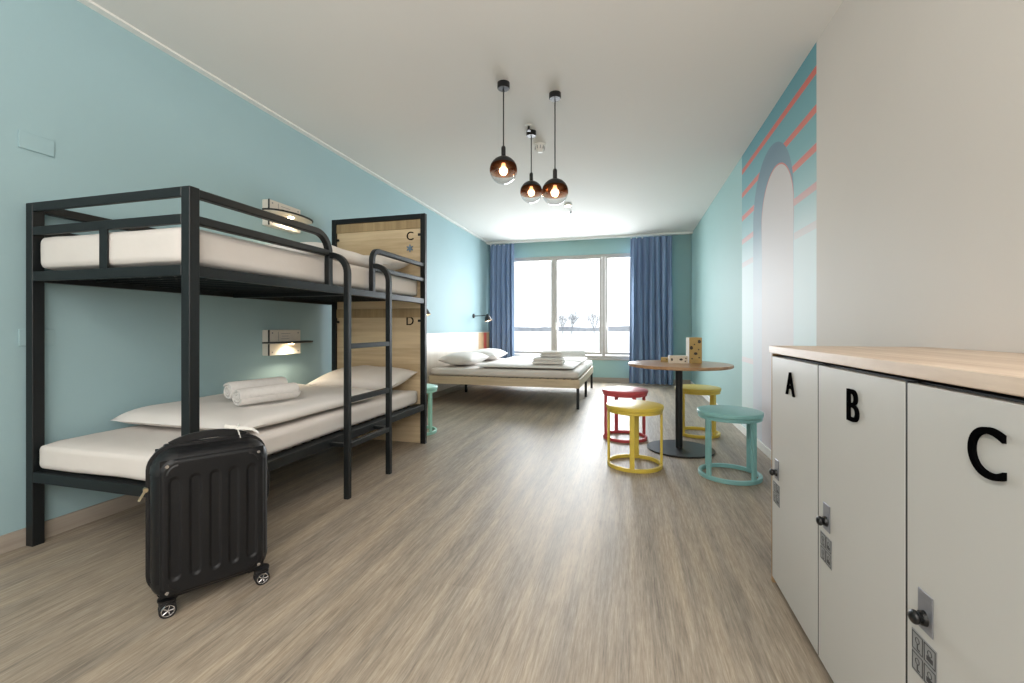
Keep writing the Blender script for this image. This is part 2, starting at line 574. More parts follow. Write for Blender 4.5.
def towel_roll_bm(r, L, seed=0):
    """rolled towel along y: a spiral cloth with real thickness"""
    bm = bmesh.new()
    turns, n = 2.6, 70
    th = r / (turns + 0.4) * 0.5
    prof = []
    for i in range(n + 1):
        t = i / n
        a = turns * 2 * PI * t
        rr = th + (r - th) * t
        prof.append((rr, a))
    outer = [(rr * math.cos(a), rr * math.sin(a)) for rr, a in prof]
    inner = [((rr - th * 1.25 if rr > th * 1.25 else 0.002) * math.cos(a), (rr - th * 1.25 if rr > th * 1.25 else 0.002) * math.sin(a)) for rr, a in prof]
    ys = [-L / 2, -L / 2 + 0.012, -L / 4, 0, L / 4, L / 2 - 0.012, L / 2]
    ks = [0.93, 1.0, 1.01, 1.0, 1.015, 1.0, 0.93]
    loops = []
    for y, k in zip(ys, ks):
        ring = [bm.verts.new((x * k, y, z * k)) for x, z in outer] + [bm.verts.new((x * k, y, z * k)) for x, z in inner[::-1]]
        loops.append(ring)
    m = len(loops[0])
    for A, C in zip(loops, loops[1:]):
        for a in range(m):
            b = (a + 1) % m
            bm.faces.new((A[a], C[a], C[b], A[b]))
    for ring, fl in ((loops[0], False), (loops[-1], True)):
        h = n + 1
        for i in range(n):
            q = [ring[i], ring[i + 1], ring[m - 2 - i], ring[m - 1 - i]]
            bm.faces.new(q[::-1] if fl else q)
    return bm


def xf(bm, mat):
    bmesh.ops.transform(bm, matrix=mat, verts=bm.verts[:])
    return bm


def T(x, y, z):
    return Matrix.Translation((x, y, z))


def RX(a): return Matrix.Rotation(a, 4, 'X')
def RY(a): return Matrix.Rotation(a, 4, 'Y')
def RZ(a): return Matrix.Rotation(a, 4, 'Z')


def finish(name, bm, mats, smooth=True, angle=20):
    bmesh.ops.recalc_face_normals(bm, faces=bm.faces[:])
    me = bpy.data.meshes.new(name)
    bm.to_mesh(me)
    bm.free()
    for m in (mats if isinstance(mats, (list, tuple)) else [mats]):
        me.materials.append(M[m])
    if smooth:
        me.polygons.foreach_set('use_smooth', [True] * len(me.polygons))
        me.set_sharp_from_angle(angle=math.radians(angle))
    return me


def tag(o, label=None, cat=None, group=None, kind=None):
    if label: o['label'] = label
    if cat: o['category'] = cat
    if group: o['group'] = group
    if kind: o['kind'] = kind
    return o


def thing(name, label, cat, loc=(0, 0, 0), group=None, rotz=0.0, local=False):
    o = bpy.data.objects.new(name, None)
    o.empty_display_size = 0.1
    COL.objects.link(o)
    o.location = loc
    o.rotation_euler = (0, 0, rotz)
    ORG[o] = Vector((0, 0, 0)) if local else Vector(loc)
    return tag(o, label, cat, group)


def part(name, bm, mats, parent, label=None, smooth=True, angle=20, kind=None):
    """a mesh under its thing (or under another part); bm is in the thing's build coordinates"""
    org = ORG[parent]
    xf(bm, Matrix.Translation(-org))
    o = bpy.data.objects.new(name, finish(name, bm, mats, smooth, angle))
    COL.objects.link(o)
    o.parent = parent
    ORG[o] = org
    return tag(o, label, kind=kind)


def solo(name, bm, mats, label, cat, loc=(0, 0, 0), group=None, kind=None, smooth=True, angle=20, local=False, rot=(0, 0, 0)):
    """a thing that is one mesh"""
    if not local:
        xf(bm, Matrix.Translation(-Vector(loc)))
    o = bpy.data.objects.new(name, finish(name, bm, mats, smooth, angle))
    COL.objects.link(o)
    o.location = loc
    o.rotation_euler = rot
    ORG[o] = Vector((0, 0, 0)) if local else Vector(loc)
    return tag(o, label, cat, group, kind)


def struct(name, bm, mats, label, cat, smooth=False):
    return solo(name, bm, mats, label, cat, kind='structure', smooth=smooth)


def copy_tree(root, loc, rotz, label, group=None):
    r = root.copy()
    COL.objects.link(r)
    r.location = loc
    r.rotation_euler = (0, 0, rotz)
    r['label'] = label
    if group: r['group'] = group
    for ch in list(root.children):
        c = ch.copy()
        COL.objects.link(c)
        c.parent = r
        for g in list(ch.children):
            d = g.copy()
            COL.objects.link(d)
            d.parent = c
    return r


def text_bm(ch, height, depth):
    """a letter standing in the local xz plane, centred, facing -y"""
    cu = bpy.data.curves.new('letter_curve', 'FONT')
    cu.body = ch
    cu.size = 1.0
    cu.extrude = 0.05
    cu.align_x = 'CENTER'
    o = bpy.data.objects.new('letter_curve', cu)
    COL.objects.link(o)
    dg = bpy.context.evaluated_depsgraph_get()
    me = bpy.data.meshes.new_from_object(o.evaluated_get(dg))
    bm = bmesh.new()
    bm.from_mesh(me)
    bpy.data.objects.remove(o)
    bpy.data.curves.remove(cu)
    bpy.data.meshes.remove(me)
    xs = [v.co.x for v in bm.verts]; ys = [v.co.y for v in bm.verts]
    k = height / (max(ys) - min(ys))
    cx, cy = (max(xs) + min(xs)) / 2, (max(ys) + min(ys)) / 2
    for v in bm.verts:
        x, y, z = v.co
        v.co = ((x - cx) * k, -(z / 0.05) * depth / 2, (y - cy) * k)
    return bm


# ------------------------------------------------------------------ the room
struct('floor', B(XL - 0.1, XR + 0.1, YF - 0.1, YB + 0.2, -0.1, 0.0), 'floor', 'grey brown wood plank vinyl floor', 'floor')
struct('ceiling', B(XL - 0.1, XR + 0.1, YF - 0.1, YB + 0.2, ZC, ZC + 0.1), 'ceiling', 'plain pale ceiling', 'ceiling')
struct('wall_left', B(XL - 0.1, XL, YF - 0.1, YB + 0.2, 0, ZC), 'wall_teal', 'long teal painted wall behind the bunk bed', 'wall')
MY0, MY1 = 3.072, 4.92
bm = bmesh.new()
box(bm, XR, XR + 0.1, YF - 0.1, MY0, 0, ZC, mi=0)
box(bm, XR, XR + 0.1, MY0, MY1, 0, ZC, mi=1)
box(bm, XR, XR + 0.1, MY1, YB + 0.2, 0, ZC, mi=2)
struct('wall_right', bm, ['wall_beige', 'mural', 'wall_green'], 'right wall, warm grey then a printed archway mural then teal', 'wall')
struct('wall_front', B(XL - 0.1, XR + 0.1, YF - 0.1, YF, 0, ZC), 'wall_beige', 'plain wall at the entrance end', 'wall')
# window wall with its opening
WX0, WX1, WZ0, WZ1 = -2.44, 0.49, 0.46, 2.50
bm = bmesh.new()
box(bm, XL - 0.1, WX0, YB, YB + 0.2, 0, ZC)
box(bm, WX1, XR + 0.1, YB, YB + 0.2, 0, ZC)
box(bm, WX0, WX1, YB, YB + 0.2, 0, WZ0)
box(bm, WX0, WX1, YB, YB + 0.2, WZ1, ZC)
struct('wall_back', bm, 'wall_green', 'teal end wall around the wide window', 'wall')
struct('trim_1', B(XL, XL + 0.05, YF, YB, ZC - 0.012, ZC), 'trim_white', 'thin white strip along the ceiling above the left wall', 'trim')
struct('baseboard_left', B(XL, XL + 0.014, YF, YB, 0, 0.085, bevel=0.003), 'base_wood', 'grey wood baseboard along the left wall', 'baseboard')
struct('baseboard_right', B(XR - 0.014, XR, YF, YB, 0, 0.07, bevel=0.003), 'trim_white', 'white baseboard along the right wall', 'baseboard')
struct('baseboard_back', B(XL + 0.014, XR - 0.014, YB - 0.014, YB, 0, 0.09, bevel=0.003), 'base_wood_x', 'grey wood baseboard under the window', 'baseboard')

# window: three lights
w = thing('window_1', 'wide three-part window with grey frame between the blue curtains', 'window', (-0.97, YB, WZ0))
w['kind'] = 'structure'
fy0, fy1 = YB + 0.01, YB + 0.09
GZ0, GZ1 = 0.585, 2.415
glass = [(-2.32, -1.535), (-1.41, -0.578), (-0.42, 0.37)]
bm = bmesh.new()
box(bm, WX0, WX1, fy0, fy1, WZ0, WZ0 + 0.055, bevel=0.004)
box(bm, WX0, WX1, fy0, fy1, WZ1 - 0.04, WZ1, bevel=0.004)
box(bm, WX0, WX0 + 0.05, fy0, fy1, WZ0 + 0.055, WZ1 - 0.04, bevel=0.004)
box(bm, WX1 - 0.05, WX1, fy0, fy1, WZ0 + 0.055, WZ1 - 0.04, bevel=0.004)
for xm in ((-1.535 - 1.41) / 2, (-0.578 - 0.42) / 2):
    box(bm, xm - 0.028, xm + 0.028, fy0, fy1, WZ0 + 0.055, WZ1 - 0.04, bevel=0.004)
part('frame', bm, 'window_frame', w)
for k, (a, b) in enumerate(glass):
    bm = bmesh.new()
    so, sy0, sy1 = 0.045, fy0 - 0.012, fy1 - 0.01
    x0, x1, z0, z1 = a - so, b + so, GZ0 - so, GZ1 + so
    box(bm, x0, x1, sy0, sy1, z0, GZ0, bevel=0.005)
    box(bm, x0, x1, sy0, sy1, GZ1, z1, bevel=0.005)
    box(bm, x0, a, sy0, sy1, GZ0, GZ1, bevel=0.005)
    box(bm, b, x1, sy0, sy1, GZ0, GZ1, bevel=0.005)
    s = part('sash', bm, 'window_frame', w)
    part('glass_pane', B(a, b, YB + 0.05, YB + 0.056, GZ0, GZ1), 'pane', s, smooth=False)
    if k:
        bm = bmesh.new()
        box(bm, a - 0.036, a - 0.010, sy0 - 0.012, sy0, 1.02, 1.10, bevel=0.003)
        box(bm, a - 0.031, a - 0.015, sy0 - 0.045, sy0 - 0.012, 1.055, 1.07, bevel=0.003)
        box(bm, a - 0.031, a - 0.015, sy0 - 0.045, sy0 - 0.030, 1.06, 1.17, bevel=0.005)
        part('handle', bm, 'trim_white', s)
struct('trim_2', B(WX0, WX1, YB - 0.03, YB + 0.012, WZ0 - 0.03, WZ0, bevel=0.005), 'window_frame', 'slim grey sill under the wide window', 'window sill')

# ------------------------------------------------------------------ bunk bed
Y0, Y1 = 1.436, 3.68
XA, XB = -2.815, -1.796
bed = thing('bunk_bed', 'black metal bunk bed with ladder and wooden end panels', 'bunk bed', (-2.3, 2.56, 0))
P5 = 0.047
HX = -2.782
ZT = 1.654


def rail_box(x0, x1, y0, y1, z0, z1):
    return B(x0, x1, y0, y1, z0, z1, bevel=0.002, seg=1)


part('leg', rail_box(XA, XA + P5, Y0, Y0 + P5, 0, ZT), 'black_metal', bed)
part('leg', rail_box(XB - P5, XB, Y0, Y0 + P5, 0, ZT), 'black_metal', bed)
# head end frame (tall, holds the boards)
HT = 2.095
part('leg', rail_box(HX, HX + P5, Y1 - 0.04, Y1, 0, HT), 'black_metal', bed)
part('leg', rail_box(XB - P5, XB, Y1 - 0.04, Y1, 0, HT), 'black_metal', bed)
part('head_crossbar', rail_box(HX + P5, XB - P5, Y1 - 0.04, Y1, HT - 0.045, HT), 'black_metal', bed)
for z0, z1, nm in ((1.235, HT - 0.045, 'C'), (0.001, 1.235, 'D')):
    bm = B(HX + P5, XB - P5, Y1 - 0.02, Y1, z0, z1, bevel=0.002, seg=1)
    pn = part('head_panel', bm, 'bed_wood', bed, label='oak board panel with letter ' + nm)
    bm = xf(text_bm(nm, 0.077, 0.006), T(-1.954, Y1 - 0.0232, 1.90 if nm == 'C' else 1.118))
    part('letter', bm, 'black_letter', pn)
    # cross batten above the panel, with clips at the sides
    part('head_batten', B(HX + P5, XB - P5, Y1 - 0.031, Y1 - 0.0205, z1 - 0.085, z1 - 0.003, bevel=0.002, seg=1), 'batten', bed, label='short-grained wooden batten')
    zc = 1.905 if nm == 'C' else 1.118
    for sx, xx in ((1, HX + P5), (-1, XB - P5)):
        part('clip', B(min(xx, xx + sx * 0.028), max(xx, xx + sx * 0.028), Y1 - 0.036, Y1 - 0.021, zc - 0.01 - (0.01 if sx > 0 else 0), zc + 0.012 - (0.01 if sx > 0 else 0), bevel=0.003), 'black_metal', bed)
# little star-shaped hook under the C
bm = bmesh.new()
cyl(bm, (-1.954, Y1 - 0.022, 1.785), (-1.954, Y1 - 0.034, 1.785), 0.016, n=16)
for k in range(6):
    a = k * PI / 3 + PI / 6
    cyl(bm, (-1.954, Y1 - 0.027, 1.785), (-1.954 + 0.034 * math.cos(a), Y1 - 0.027, 1.785 + 0.034 * math.sin(a)), 0.009, 0.006, n=10)
part('coat_hook', bm, 'hook_blue', bed, label='blue grey star-shaped hook')
# end rails at the foot
for z0, z1, nm in ((ZT - 0.042, ZT, 'end_rail'), (1.497, 1.538, 'end_rail'), (1.277, 1.322, 'end_rail'), (0.31, 0.36, 'end_rail')):
    part(nm, rail_box(XA + P5, XB - P5, Y0, Y0 + 0.02, z0, z1), 'black_metal', bed)
part('end_spindle', B(-2.325, -2.275, Y0 + 0.0005, Y0 + 0.0065, 1.322, 1.497), 'black_metal', bed)
# side rails (two bunks, both sides)
for z0, z1 in ((1.275, 1.32), (0.308, 0.36)):
    part('side_rail', rail_box(XB - 0.045, XB - 0.005, Y0 + P5, Y1 - 0.04, z0, z1), 'black_metal', bed)
    part('side_rail', rail_box(XA + 0.005, XA + 0.045, Y0 + P5, Y1 - 0.04, z0, z1), 'black_metal', bed)
for z in (1.31, 0.35):  # added black strips standing for the shaded gap under the mattress edges
    part('gap_strip', rail_box(XB - 0.085, XB - 0.0455, Y0 + P5, Y1 - 0.04, z, z + 0.010), 'black_metal', bed)
    part('gap_strip', rail_box(XA + P5, XB - P5, Y0 + 0.0205, Y0 + 0.075, z, z + 0.010), 'black_metal', bed)
# back guard rails
for z0, z1 in ((1.612, ZT), (1.497, 1.538)):
    part('guard_rail', rail_box(XA + 0.008, XA + 0.042, Y0 + P5, Y1 - 0.04, z0, z1), 'black_metal', bed)
# front guard rails: top rail bends down into a post at each side of the ladder gap
GX = XB - 0.025
LY0, LY1 = 2.355, 2.835
r_ = 0.12
pts = [(GX, Y0 + P5, ZT - 0.02), (GX, LY0 - r_, ZT - 0.02)] + arc((GX, LY0 - r_, ZT - 0.02 - r_), r_, PI / 2, 0, 8, (0, 1, 0), (0, 0, 1))[1:] + [(GX, LY0, 1.32)]
bm = bmesh.new(); sweep(bm, pts, 0.038, 0.038, up=(1, 0, 0)); part('guard_rail', bm, 'black_metal', bed)
bm = bmesh.new(); sweep(bm, [(GX, Y0 + P5, 1.518), (GX, LY0 - 0.019, 1.518)], 0.038, 0.038, up=(1, 0, 0)); part('guard_rail', bm, 'black_metal', bed)
r2 = 0.075
pts = [(GX, Y1 - 0.04, ZT - 0.03), (GX, LY1 + r2, ZT - 0.03)] + arc((GX, LY1 + r2, ZT - 0.03 - r2), r2, PI / 2, PI, 8, (0, 1, 0), (0, 0, 1))[1:] + [(GX, LY1, 1.32)]
bm = bmesh.new(); sweep(bm, pts, 0.036, 0.036, up=(1, 0, 0)); part('guard_rail', bm, 'black_metal', bed)
bm = bmesh.new(); sweep(bm, [(GX, LY1 + 0.018, 1.49), (GX, Y1 - 0.04, 1.49)], 0.036, 0.036, up=(1, 0, 0)); part('guard_rail', bm, 'black_metal', bed)
# ladder
LX = -1.685
ld = bpy.data.objects.new('ladder', None)
COL.objects.link(ld)
ld.empty_display_size = 0.1
ld.parent = bed
ORG[ld] = ORG[bed]
for yy in (LY0, LY1):
    part('bracket', B(XB - 0.006, LX - 0.017, yy - 0.015, yy + 0.015, 0.316, 0.34, bevel=0.003), 'black_metal', ld)
rl = LX - GX - 0.019
for yy, zt in ((LY0, 1.505), (LY1, 1.505)):
    pts = [(LX, yy, 0.0), (LX, yy, zt - rl)] + arc((LX - rl, yy, zt - rl), rl, 0, PI / 2, 9, (1, 0, 0), (0, 0, 1))[1:]
    bm = bmesh.new(); sweep(bm, pts, 0.036, 0.036, up=(0, 1, 0)); part('stile', bm, 'black_metal', ld)
for z in (0.94, 0.606, 0.325):
    part('rung', rail_box(LX - 0.017, LX + 0.017, LY0 + 0.018, LY1 - 0.018, z - 0.017, z + 0.015), 'black_metal', ld)
# woven wire bases under both mattresses
for z in (1.322, 0.36):
    bm = bmesh.new()
    for k in range(26):
        y = Y0 + 0.1 + k * (Y1 - Y0 - 0.18) / 25
        box(bm, XA + 0.03, XB - 0.03, y - 0.004, y + 0.004, z - 0.022, z - 0.012)
    for k in range(9):
        x = XA + 0.09 + k * (XB - XA - 0.18) / 8
        box(bm, x - 0.004, x + 0.004, Y0 + 0.02, Y1 - 0.05, z - 0.012, z - 0.002)
    part('wire_base', bm, 'black_metal', bed, smooth=False)
    part('cross_tube', rail_box(XA + 0.045, XB - 0.045, 2.54, 2.575, z - 0.052, z - 0.0225), 'black_metal', bed)


def mattress(name, label, x0, x1, y0, y1, z0, z1, seed, r=0.05):
    bm = rbox(x1 - x0, y1 - y0, z1 - z0, r, n=22, rz=min(r, (z1 - z0) * 0.45))
    wrinkle(bm, 0.0032, 5.0, seed)
    xf(bm, T((x0 + x1) / 2, (y0 + y1) / 2, (z0 + z1) / 2))
    return solo(name, bm, 'sheet', label, 'mattress', ((x0 + x1) / 2, (y0 + y1) / 2, z0), smooth=True, angle=80)


mattress('mattress', 'white sheeted mattress on the upper bunk', XA + 0.05, XB - 0.051, Y0 + 0.0125, Y1 - 0.055, 1.3295, 1.498, 1, r=0.04)
mattress('mattress', 'white sheeted mattress on the lower bunk', XA + 0.05, XB - 0.051, Y0 + 0.009, Y1 - 0.055, 0.3665, 0.494, 2, r=0.035)


def duvet(name, label, x0, x1, y0, y1, z0, h, seed, taper=0.0, group=None):
    """a folded quilt: lens-like edges, two layers"""
    n, mI = 40, 30
    bm = bmesh.new()
    g = {}
    for s in (1, 0):
        for i in range(n + 1):
            for j in range(mI + 1):
                u, v = 2 * i / n - 1, 2 * j / mI - 1
                if s == 0 and (i in (0, n) or j in (0, mI)):
                    g[(s, i, j)] = g[(1, i, j)]
                    continue
                uu = math.copysign(abs(u) ** 0.7, u); vv = math.copysign(abs(v) ** 0.7, v)
                e = (1 - abs(uu) ** 7) ** 0.5 * (1 - abs(vv) ** 7) ** 0.5
                x = (x0 + x1) / 2 + uu * (x1 - x0) / 2 + 0.012 * noise.noise(Vector((vv * 3, seed, 0)))
                y = (y0 + y1) / 2 + vv * (y1 - y0) / 2 + 0.02 * noise.noise(Vector((uu * 3, seed, 4)))
                mid = 0.36 * h
                if s:
                    z = z0 + mid + (h - mid) * e * (1 + 0.26 * noise.noise(Vector((x * 4 + seed, y * 3, 1))) - taper * uu)
                else:
                    z = z0 + mid * (1 - e)
                g[(s, i, j)] = bm.verts.new((x, y, z))
    for s in (1, 0):
        for i in range(n):
            for j in range(mI):
                q = [g[(s, i, j)], g[(s, i + 1, j)], g[(s, i + 1, j + 1)], g[(s, i, j + 1)]]
                bm.faces.new(q if s else q[::-1])
    return solo(name, bm, 'duvet', label, 'duvet', ((x0 + x1) / 2, (y0 + y1) / 2, z0), smooth=True, angle=80, group=group)


duvet('folded_duvet', 'folded white duvet across the lower bunk', XA + 0.05, XB - 0.07, 1.76, 3.06, 0.506, 0.10, 3, taper=0.2)
duvet('folded_duvet', 'folded white duvet on the upper bunk', XA + 0.06, XB - 0.09, 2.35, 3.1, 1.508, 0.11, 5)


def pillow(label, w, d, h, loc, rx, rz, seed, group=None):
    bm = pillow_bm(w, d, h, seed)
    xf(bm, RZ(rz) @ RX(rx))
    return solo('pillow', bm, 'duvet', label, 'pillow', loc, smooth=True, angle=80, local=True)


pillow('white pillow at the wooden head end of the lower bunk', 0.80, 0.50, 0.17, (-2.26, 3.39, 0.612), 0.16, 0, 1)
pillow('white pillow at the wooden head end of the upper bunk', 0.80, 0.48, 0.17, (-2.30, 3.37, 1.602), 0.16, 0, 2)


def towel_roll(label, r, L, loc, rotz, seed, group=None):
    bm = towel_roll_bm(r, L, seed)
    xf(bm, RY(seed * 1.3))
    return solo('rolled_towel', bm, 'towel', label, 'towel', loc, smooth=True, angle=50, local=True, rot=(0, 0, rotz), group=group)


towel_roll('white rolled towel on the lower bunk, the one nearer the wall', 0.056, 0.36, (-2.255, 2.24, 0.678), -0.22, 1)
towel_roll('white rolled towel on the lower bunk, the one nearer the ladder', 0.056, 0.36, (-2.085, 2.15, 0.666), -0.25, 3)


# ------------------------------------------------------------------ reading lights in the bunks
def reading_light(label, z0, y0, y1):
    t = thing('reading_light', label, 'reading light', (XL, (y0 + y1) / 2, z0))
    zs = z0 + 0.105
    part('light_box', B(XL, XL + 0.066, y0, y1, z0, z0 + 0.205, bevel=0.004), 'read_white', t)
    part('front_plate', B(XL + 0.067, XL + 0.071, y0 + 0.004, y1, z0 + 0.002, z0 + 0.203, bevel=0.001, seg=1), 'read_white', t)
    part('edge_strip', B(XL + 0.060, XL + 0.0712, y0 - 0.003, y0 + 0.003, z0, z0 + 0.205), 'black_metal', t, label='black edge strip')
    # round shelf: a chord against the box, bowed towards the room
    bm = bmesh.new()
    yc, hw, bow = (y0 + y1) / 2 + 0.005, 0.248, 0.15
    top, bot = [], []
    n = 28
    for i in range(n + 1):
        a = PI * i / n
        top.append((XL + 0.073 + bow * math.sin(a) ** 0.8, yc - hw * math.cos(a)))
    v1 = [bm.verts.new((x, y, zs + 0.006)) for x, y in top]
    v0 = [bm.verts.new((x, y, zs - 0.006)) for x, y in top]
    bm.faces.new(v1); bm.faces.new(v0[::-1])
    for i in range(n + 1):
        j = (i + 1) % (n + 1)
        bm.faces.new((v0[i], v0[j], v1[j], v1[i]))
    sh = part('shelf', bm, 'black_metal', t, label='black half-round shelf')
    inner = bmesh.new()
    v = [inner.verts.new((XL + 0.073 + (x - XL - 0.073) * 0.95, yc + (y - yc) * 0.97, zs - 0.007)) for x, y in top]
    v2 = [inner.verts.new((q.co.x, q.co.y, zs - 0.0095)) for q in v]
    inner.faces.new(v); inner.faces.new(v2[::-1])
    for i in range(len(v)):
        j = (i + 1) % len(v)
        inner.faces.new((v2[i], v2[j], v[j], v[i]))
    part('shelf_underside', inner, 'read_white', sh, label='white underside')
    bm = bmesh.new(); lathe(bm, [(0.022, 0), (0.022, 0.006)], 20, (XL + 0.12, yc, zs - 0.0155))
    part('led_spot', bm, 'led', sh, label='warm lit spot')
    bm = bmesh.new()
    box(bm, XL + 0.0705, XL + 0.0725, y0 + 0.09, y0 + 0.093, z0 + 0.115, z0 + 0.19)
    for k, (a, b_) in enumerate(((0.12, 0.21), (0.13, 0.20), (0.12, 0.22))):
        box(bm, XL + 0.0705, XL + 0.0722, y0 + a, y0 + b_, z0 + 0.13 + k * 0.022, z0 + 0.133 + k * 0.022)
    part('seam', bm, 'sign_grey', t, label='thin grey panel seams')
    for yy in (y0 + 0.03, y1 - 0.03):
        for zz in (z0 + 0.025, z0 + 0.18):
            bm = bmesh.new()
            cyl(bm, (XL + 0.070, yy, zz), (XL + 0.0735, yy, zz), 0.006, n=12)
            part('screw', bm, 'steel', t)
    d = bpy.data.lights.new('reading_lamp', 'SPOT')
    d.energy = 5.5
    d.spot_size = 2.7
    d.spot_blend = 0.6
    d.color = (1.0, 0.84, 0.62)
    d.shadow_soft_size = 0.02
    o = bpy.data.objects.new('reading_lamp', d)
    o.location = (XL + 0.12, yc, zs - 0.022)
    COL.objects.link(o)


reading_light('white wall reading box with black half-round shelf in the upper bunk', 1.872, 2.86, 3.20)
reading_light('white wall reading box with black half-round shelf in the lower bunk', 0.832, 2.86, 3.20)

# flush cover plates painted like the wall
for nm, z0, z1, lab in ((1, 1.918, 2.0, 'flat teal painted cover plate high on the wall above the bunk bed'), (2, 0.965, 1.045, 'flat teal painted cover plate behind the bunk bed post')):
    bm = B(XL, XL + 0.009, 1.415, 1.55, z0, z1, bevel=0.003)
    solo('cover_plate', bm, 'wall_teal', lab, 'cover plate', (XL, 1.48, z0))

# ------------------------------------------------------------------ suitcase
su = (0.539, 0.843)
ang = math.atan2(su[1], su[0])
SW, SD, SZ0, SZ1 = 0.376, 0.225, 0.056, 0.594
# local frame: x along the width, -y towards the viewer's side, z up; front face at y = 0
s = thing('suitcase', 'black ribbed hard shell suitcase on four wheels before the bunk bed', 'suitcase', (-1.610, 1.211, 0), rotz=ang, local=True)
cx = 0.1395
x0, x1 = cx - SW / 2, cx + SW / 2


def shell(y0, y1, bulge):
    bm = rbox(SW, y1 - y0, SZ1 - SZ0, 0.075, n=16, rz=0.075)
    for v in bm.verts:  # flat side towards the zip
        pass
    return xf(bm, T(cx, (y0 + y1) / 2, (SZ0 + SZ1) / 2))


def half_shell(front):
    """rounded-rectangle shell, deep on the face side, open edge at the zip plane"""
    bm = bmesh.new()
    ym = 0.11
    n = 10

    def loop(inset, y, r):
        pts = []
        xa, xb, za, zb = x0 + inset, x1 - inset, SZ0 + inset, SZ1 - inset
        for (px, pz, a0) in ((xb - r, zb - r, 0), (xa + r, zb - r, PI / 2), (xa + r, za + r, PI), (xb - r, za + r, 1.5 * PI)):
            for i in range(n + 1):
                a = a0 + PI / 2 * i / n
                pts.append((px + r * math.cos(a), y, pz + r * math.sin(a)))
        return [bm.verts.new(p) for p in pts]
    R = 0.075
    sgn = 1 if front else -1
    yf = 0.0 if front else 0.225
    rings = [loop(0.0, ym - sgn * 0.004, R)]
    rings.append(loop(0.0, yf + sgn * 0.045, R))
    for k in range(1, 7):
        a = PI / 2 * k / 6
        rings.append(loop(0.034 * (1 - math.cos(a)), yf + sgn * 0.045 * (1 - math.sin(a)), R - 0.03 * (1 - math.cos(a))))
    for A, C in zip(rings, rings[1:]):
        m = len(A)
        for i in range(m):
            j = (i + 1) % m
            bm.faces.new((A[i], A[j], C[j], C[i]))
    bm.faces.new(rings[-1])
    bm.faces.new(rings[0][::-1])
    return bm


bm = half_shell(True)
# moulded face plate with five upright grooves
def face_plate(y0, sgn):
    g = bmesh.new()
    nx_, nz_ = 110, 90
    vs = {}
    za, zb = SZ0 + 0.022, SZ1 - 0.022
    xa, xb = x0 + 0.022, x1 - 0.022
    zc_, hz = (SZ0 + SZ1) / 2 - 0.004, 0.185
    for i in range(nx_ + 1):
        for j in range(nz_ + 1):
            x = xa + (xb - xa) * i / nx_
            z = za + (zb - za) * j / nz_
            # distance to the rounded outline
            hx_, hz_ = (xb - xa) / 2, (zb - za) / 2
            qx, qz = abs(x - (xa + xb) / 2) - hx_ + 0.05, abs(z - (za + zb) / 2) - hz_ + 0.05
            dd = math.hypot(max(qx, 0), max(qz, 0)) + min(max(qx, qz), 0) - 0.05
            t_ = max(0.0, min(1.0, -dd / 0.012))
            out = 0.008 * (1 - (1 - t_) ** 2) - 0.001
            for k in range(5):
                gx = cx + (k - 2) * 0.0615
                px, pz = abs(x - gx), max(0.0, abs(z - zc_) - hz + 0.016)
                q = math.hypot(px, pz) - 0.016
                u = max(0.0, min(1.0, (0.003 - q) / 0.007))
                out -= 0.0062 * u * u * (3 - 2 * u)
            vs[(i, j)] = g.verts.new((x, y0 - sgn * out, z))
    for i in range(nx_):
        for j in range(nz_):
            g.faces.new((vs[(i, j)], vs[(i + 1, j)], vs[(i + 1, j + 1)], vs[(i, j + 1)]))
    rim = [e for e in g.edges if len(e.link_faces) == 1]
    ex = bmesh.ops.extrude_edge_only(g, edges=rim)
    for v in [e for e in ex['geom'] if isinstance(e, bmesh.types.BMVert)]:
        v.co.y = y0 + sgn * 0.004
    me = bpy.data.meshes.new('tmp'); g.to_mesh(me); g.free(); bm.from_mesh(me); bpy.data.meshes.remove(me)


face_plate(0.0, 1)
part('front_shell', bm, 'suit', s, angle=45)
bm = half_shell(False)
face_plate(0.225, -1)
part('rear_shell', bm, 'suit', s, angle=45)
# zip band round the middle
bm = bmesh.new()
pts = []
R = 0.074
for (px, pz, a0) in ((x1 - R, SZ1 - R, 0), (x0 + R, SZ1 - R, PI / 2), (x0 + R, SZ0 + R, PI), (x1 - R, SZ0 + R, 1.5 * PI)):
    for i in range(9):
        a = a0 + PI / 2 * i / 8
        pts.append((px + (R + 0.001) * math.cos(a), 0.11, pz + (R + 0.001) * math.sin(a)))
sweep(bm, pts, 0.022, 0.008, closed=True, up=(0, 1, 0))
zb = part('zip_band', bm, 'suit_dark', s)
bm = bmesh.new()
sweep(bm, [(x0 - 0.006, 0.108, 0.452), (x0 - 0.016, 0.098, 0.446), (x0 - 0.024, 0.094, 0.432), (x0 - 0.032, 0.09, 0.418)], 0.008, 0.004, up=(0, 1, 0))
cyl(bm, (x0 - 0.012, 0.094, 0.452), (x0 - 0.012, 0.116, 0.452), 0.008, n=12)
part('zip_pull', bm, 'brass', zb, label='brass zip pull')
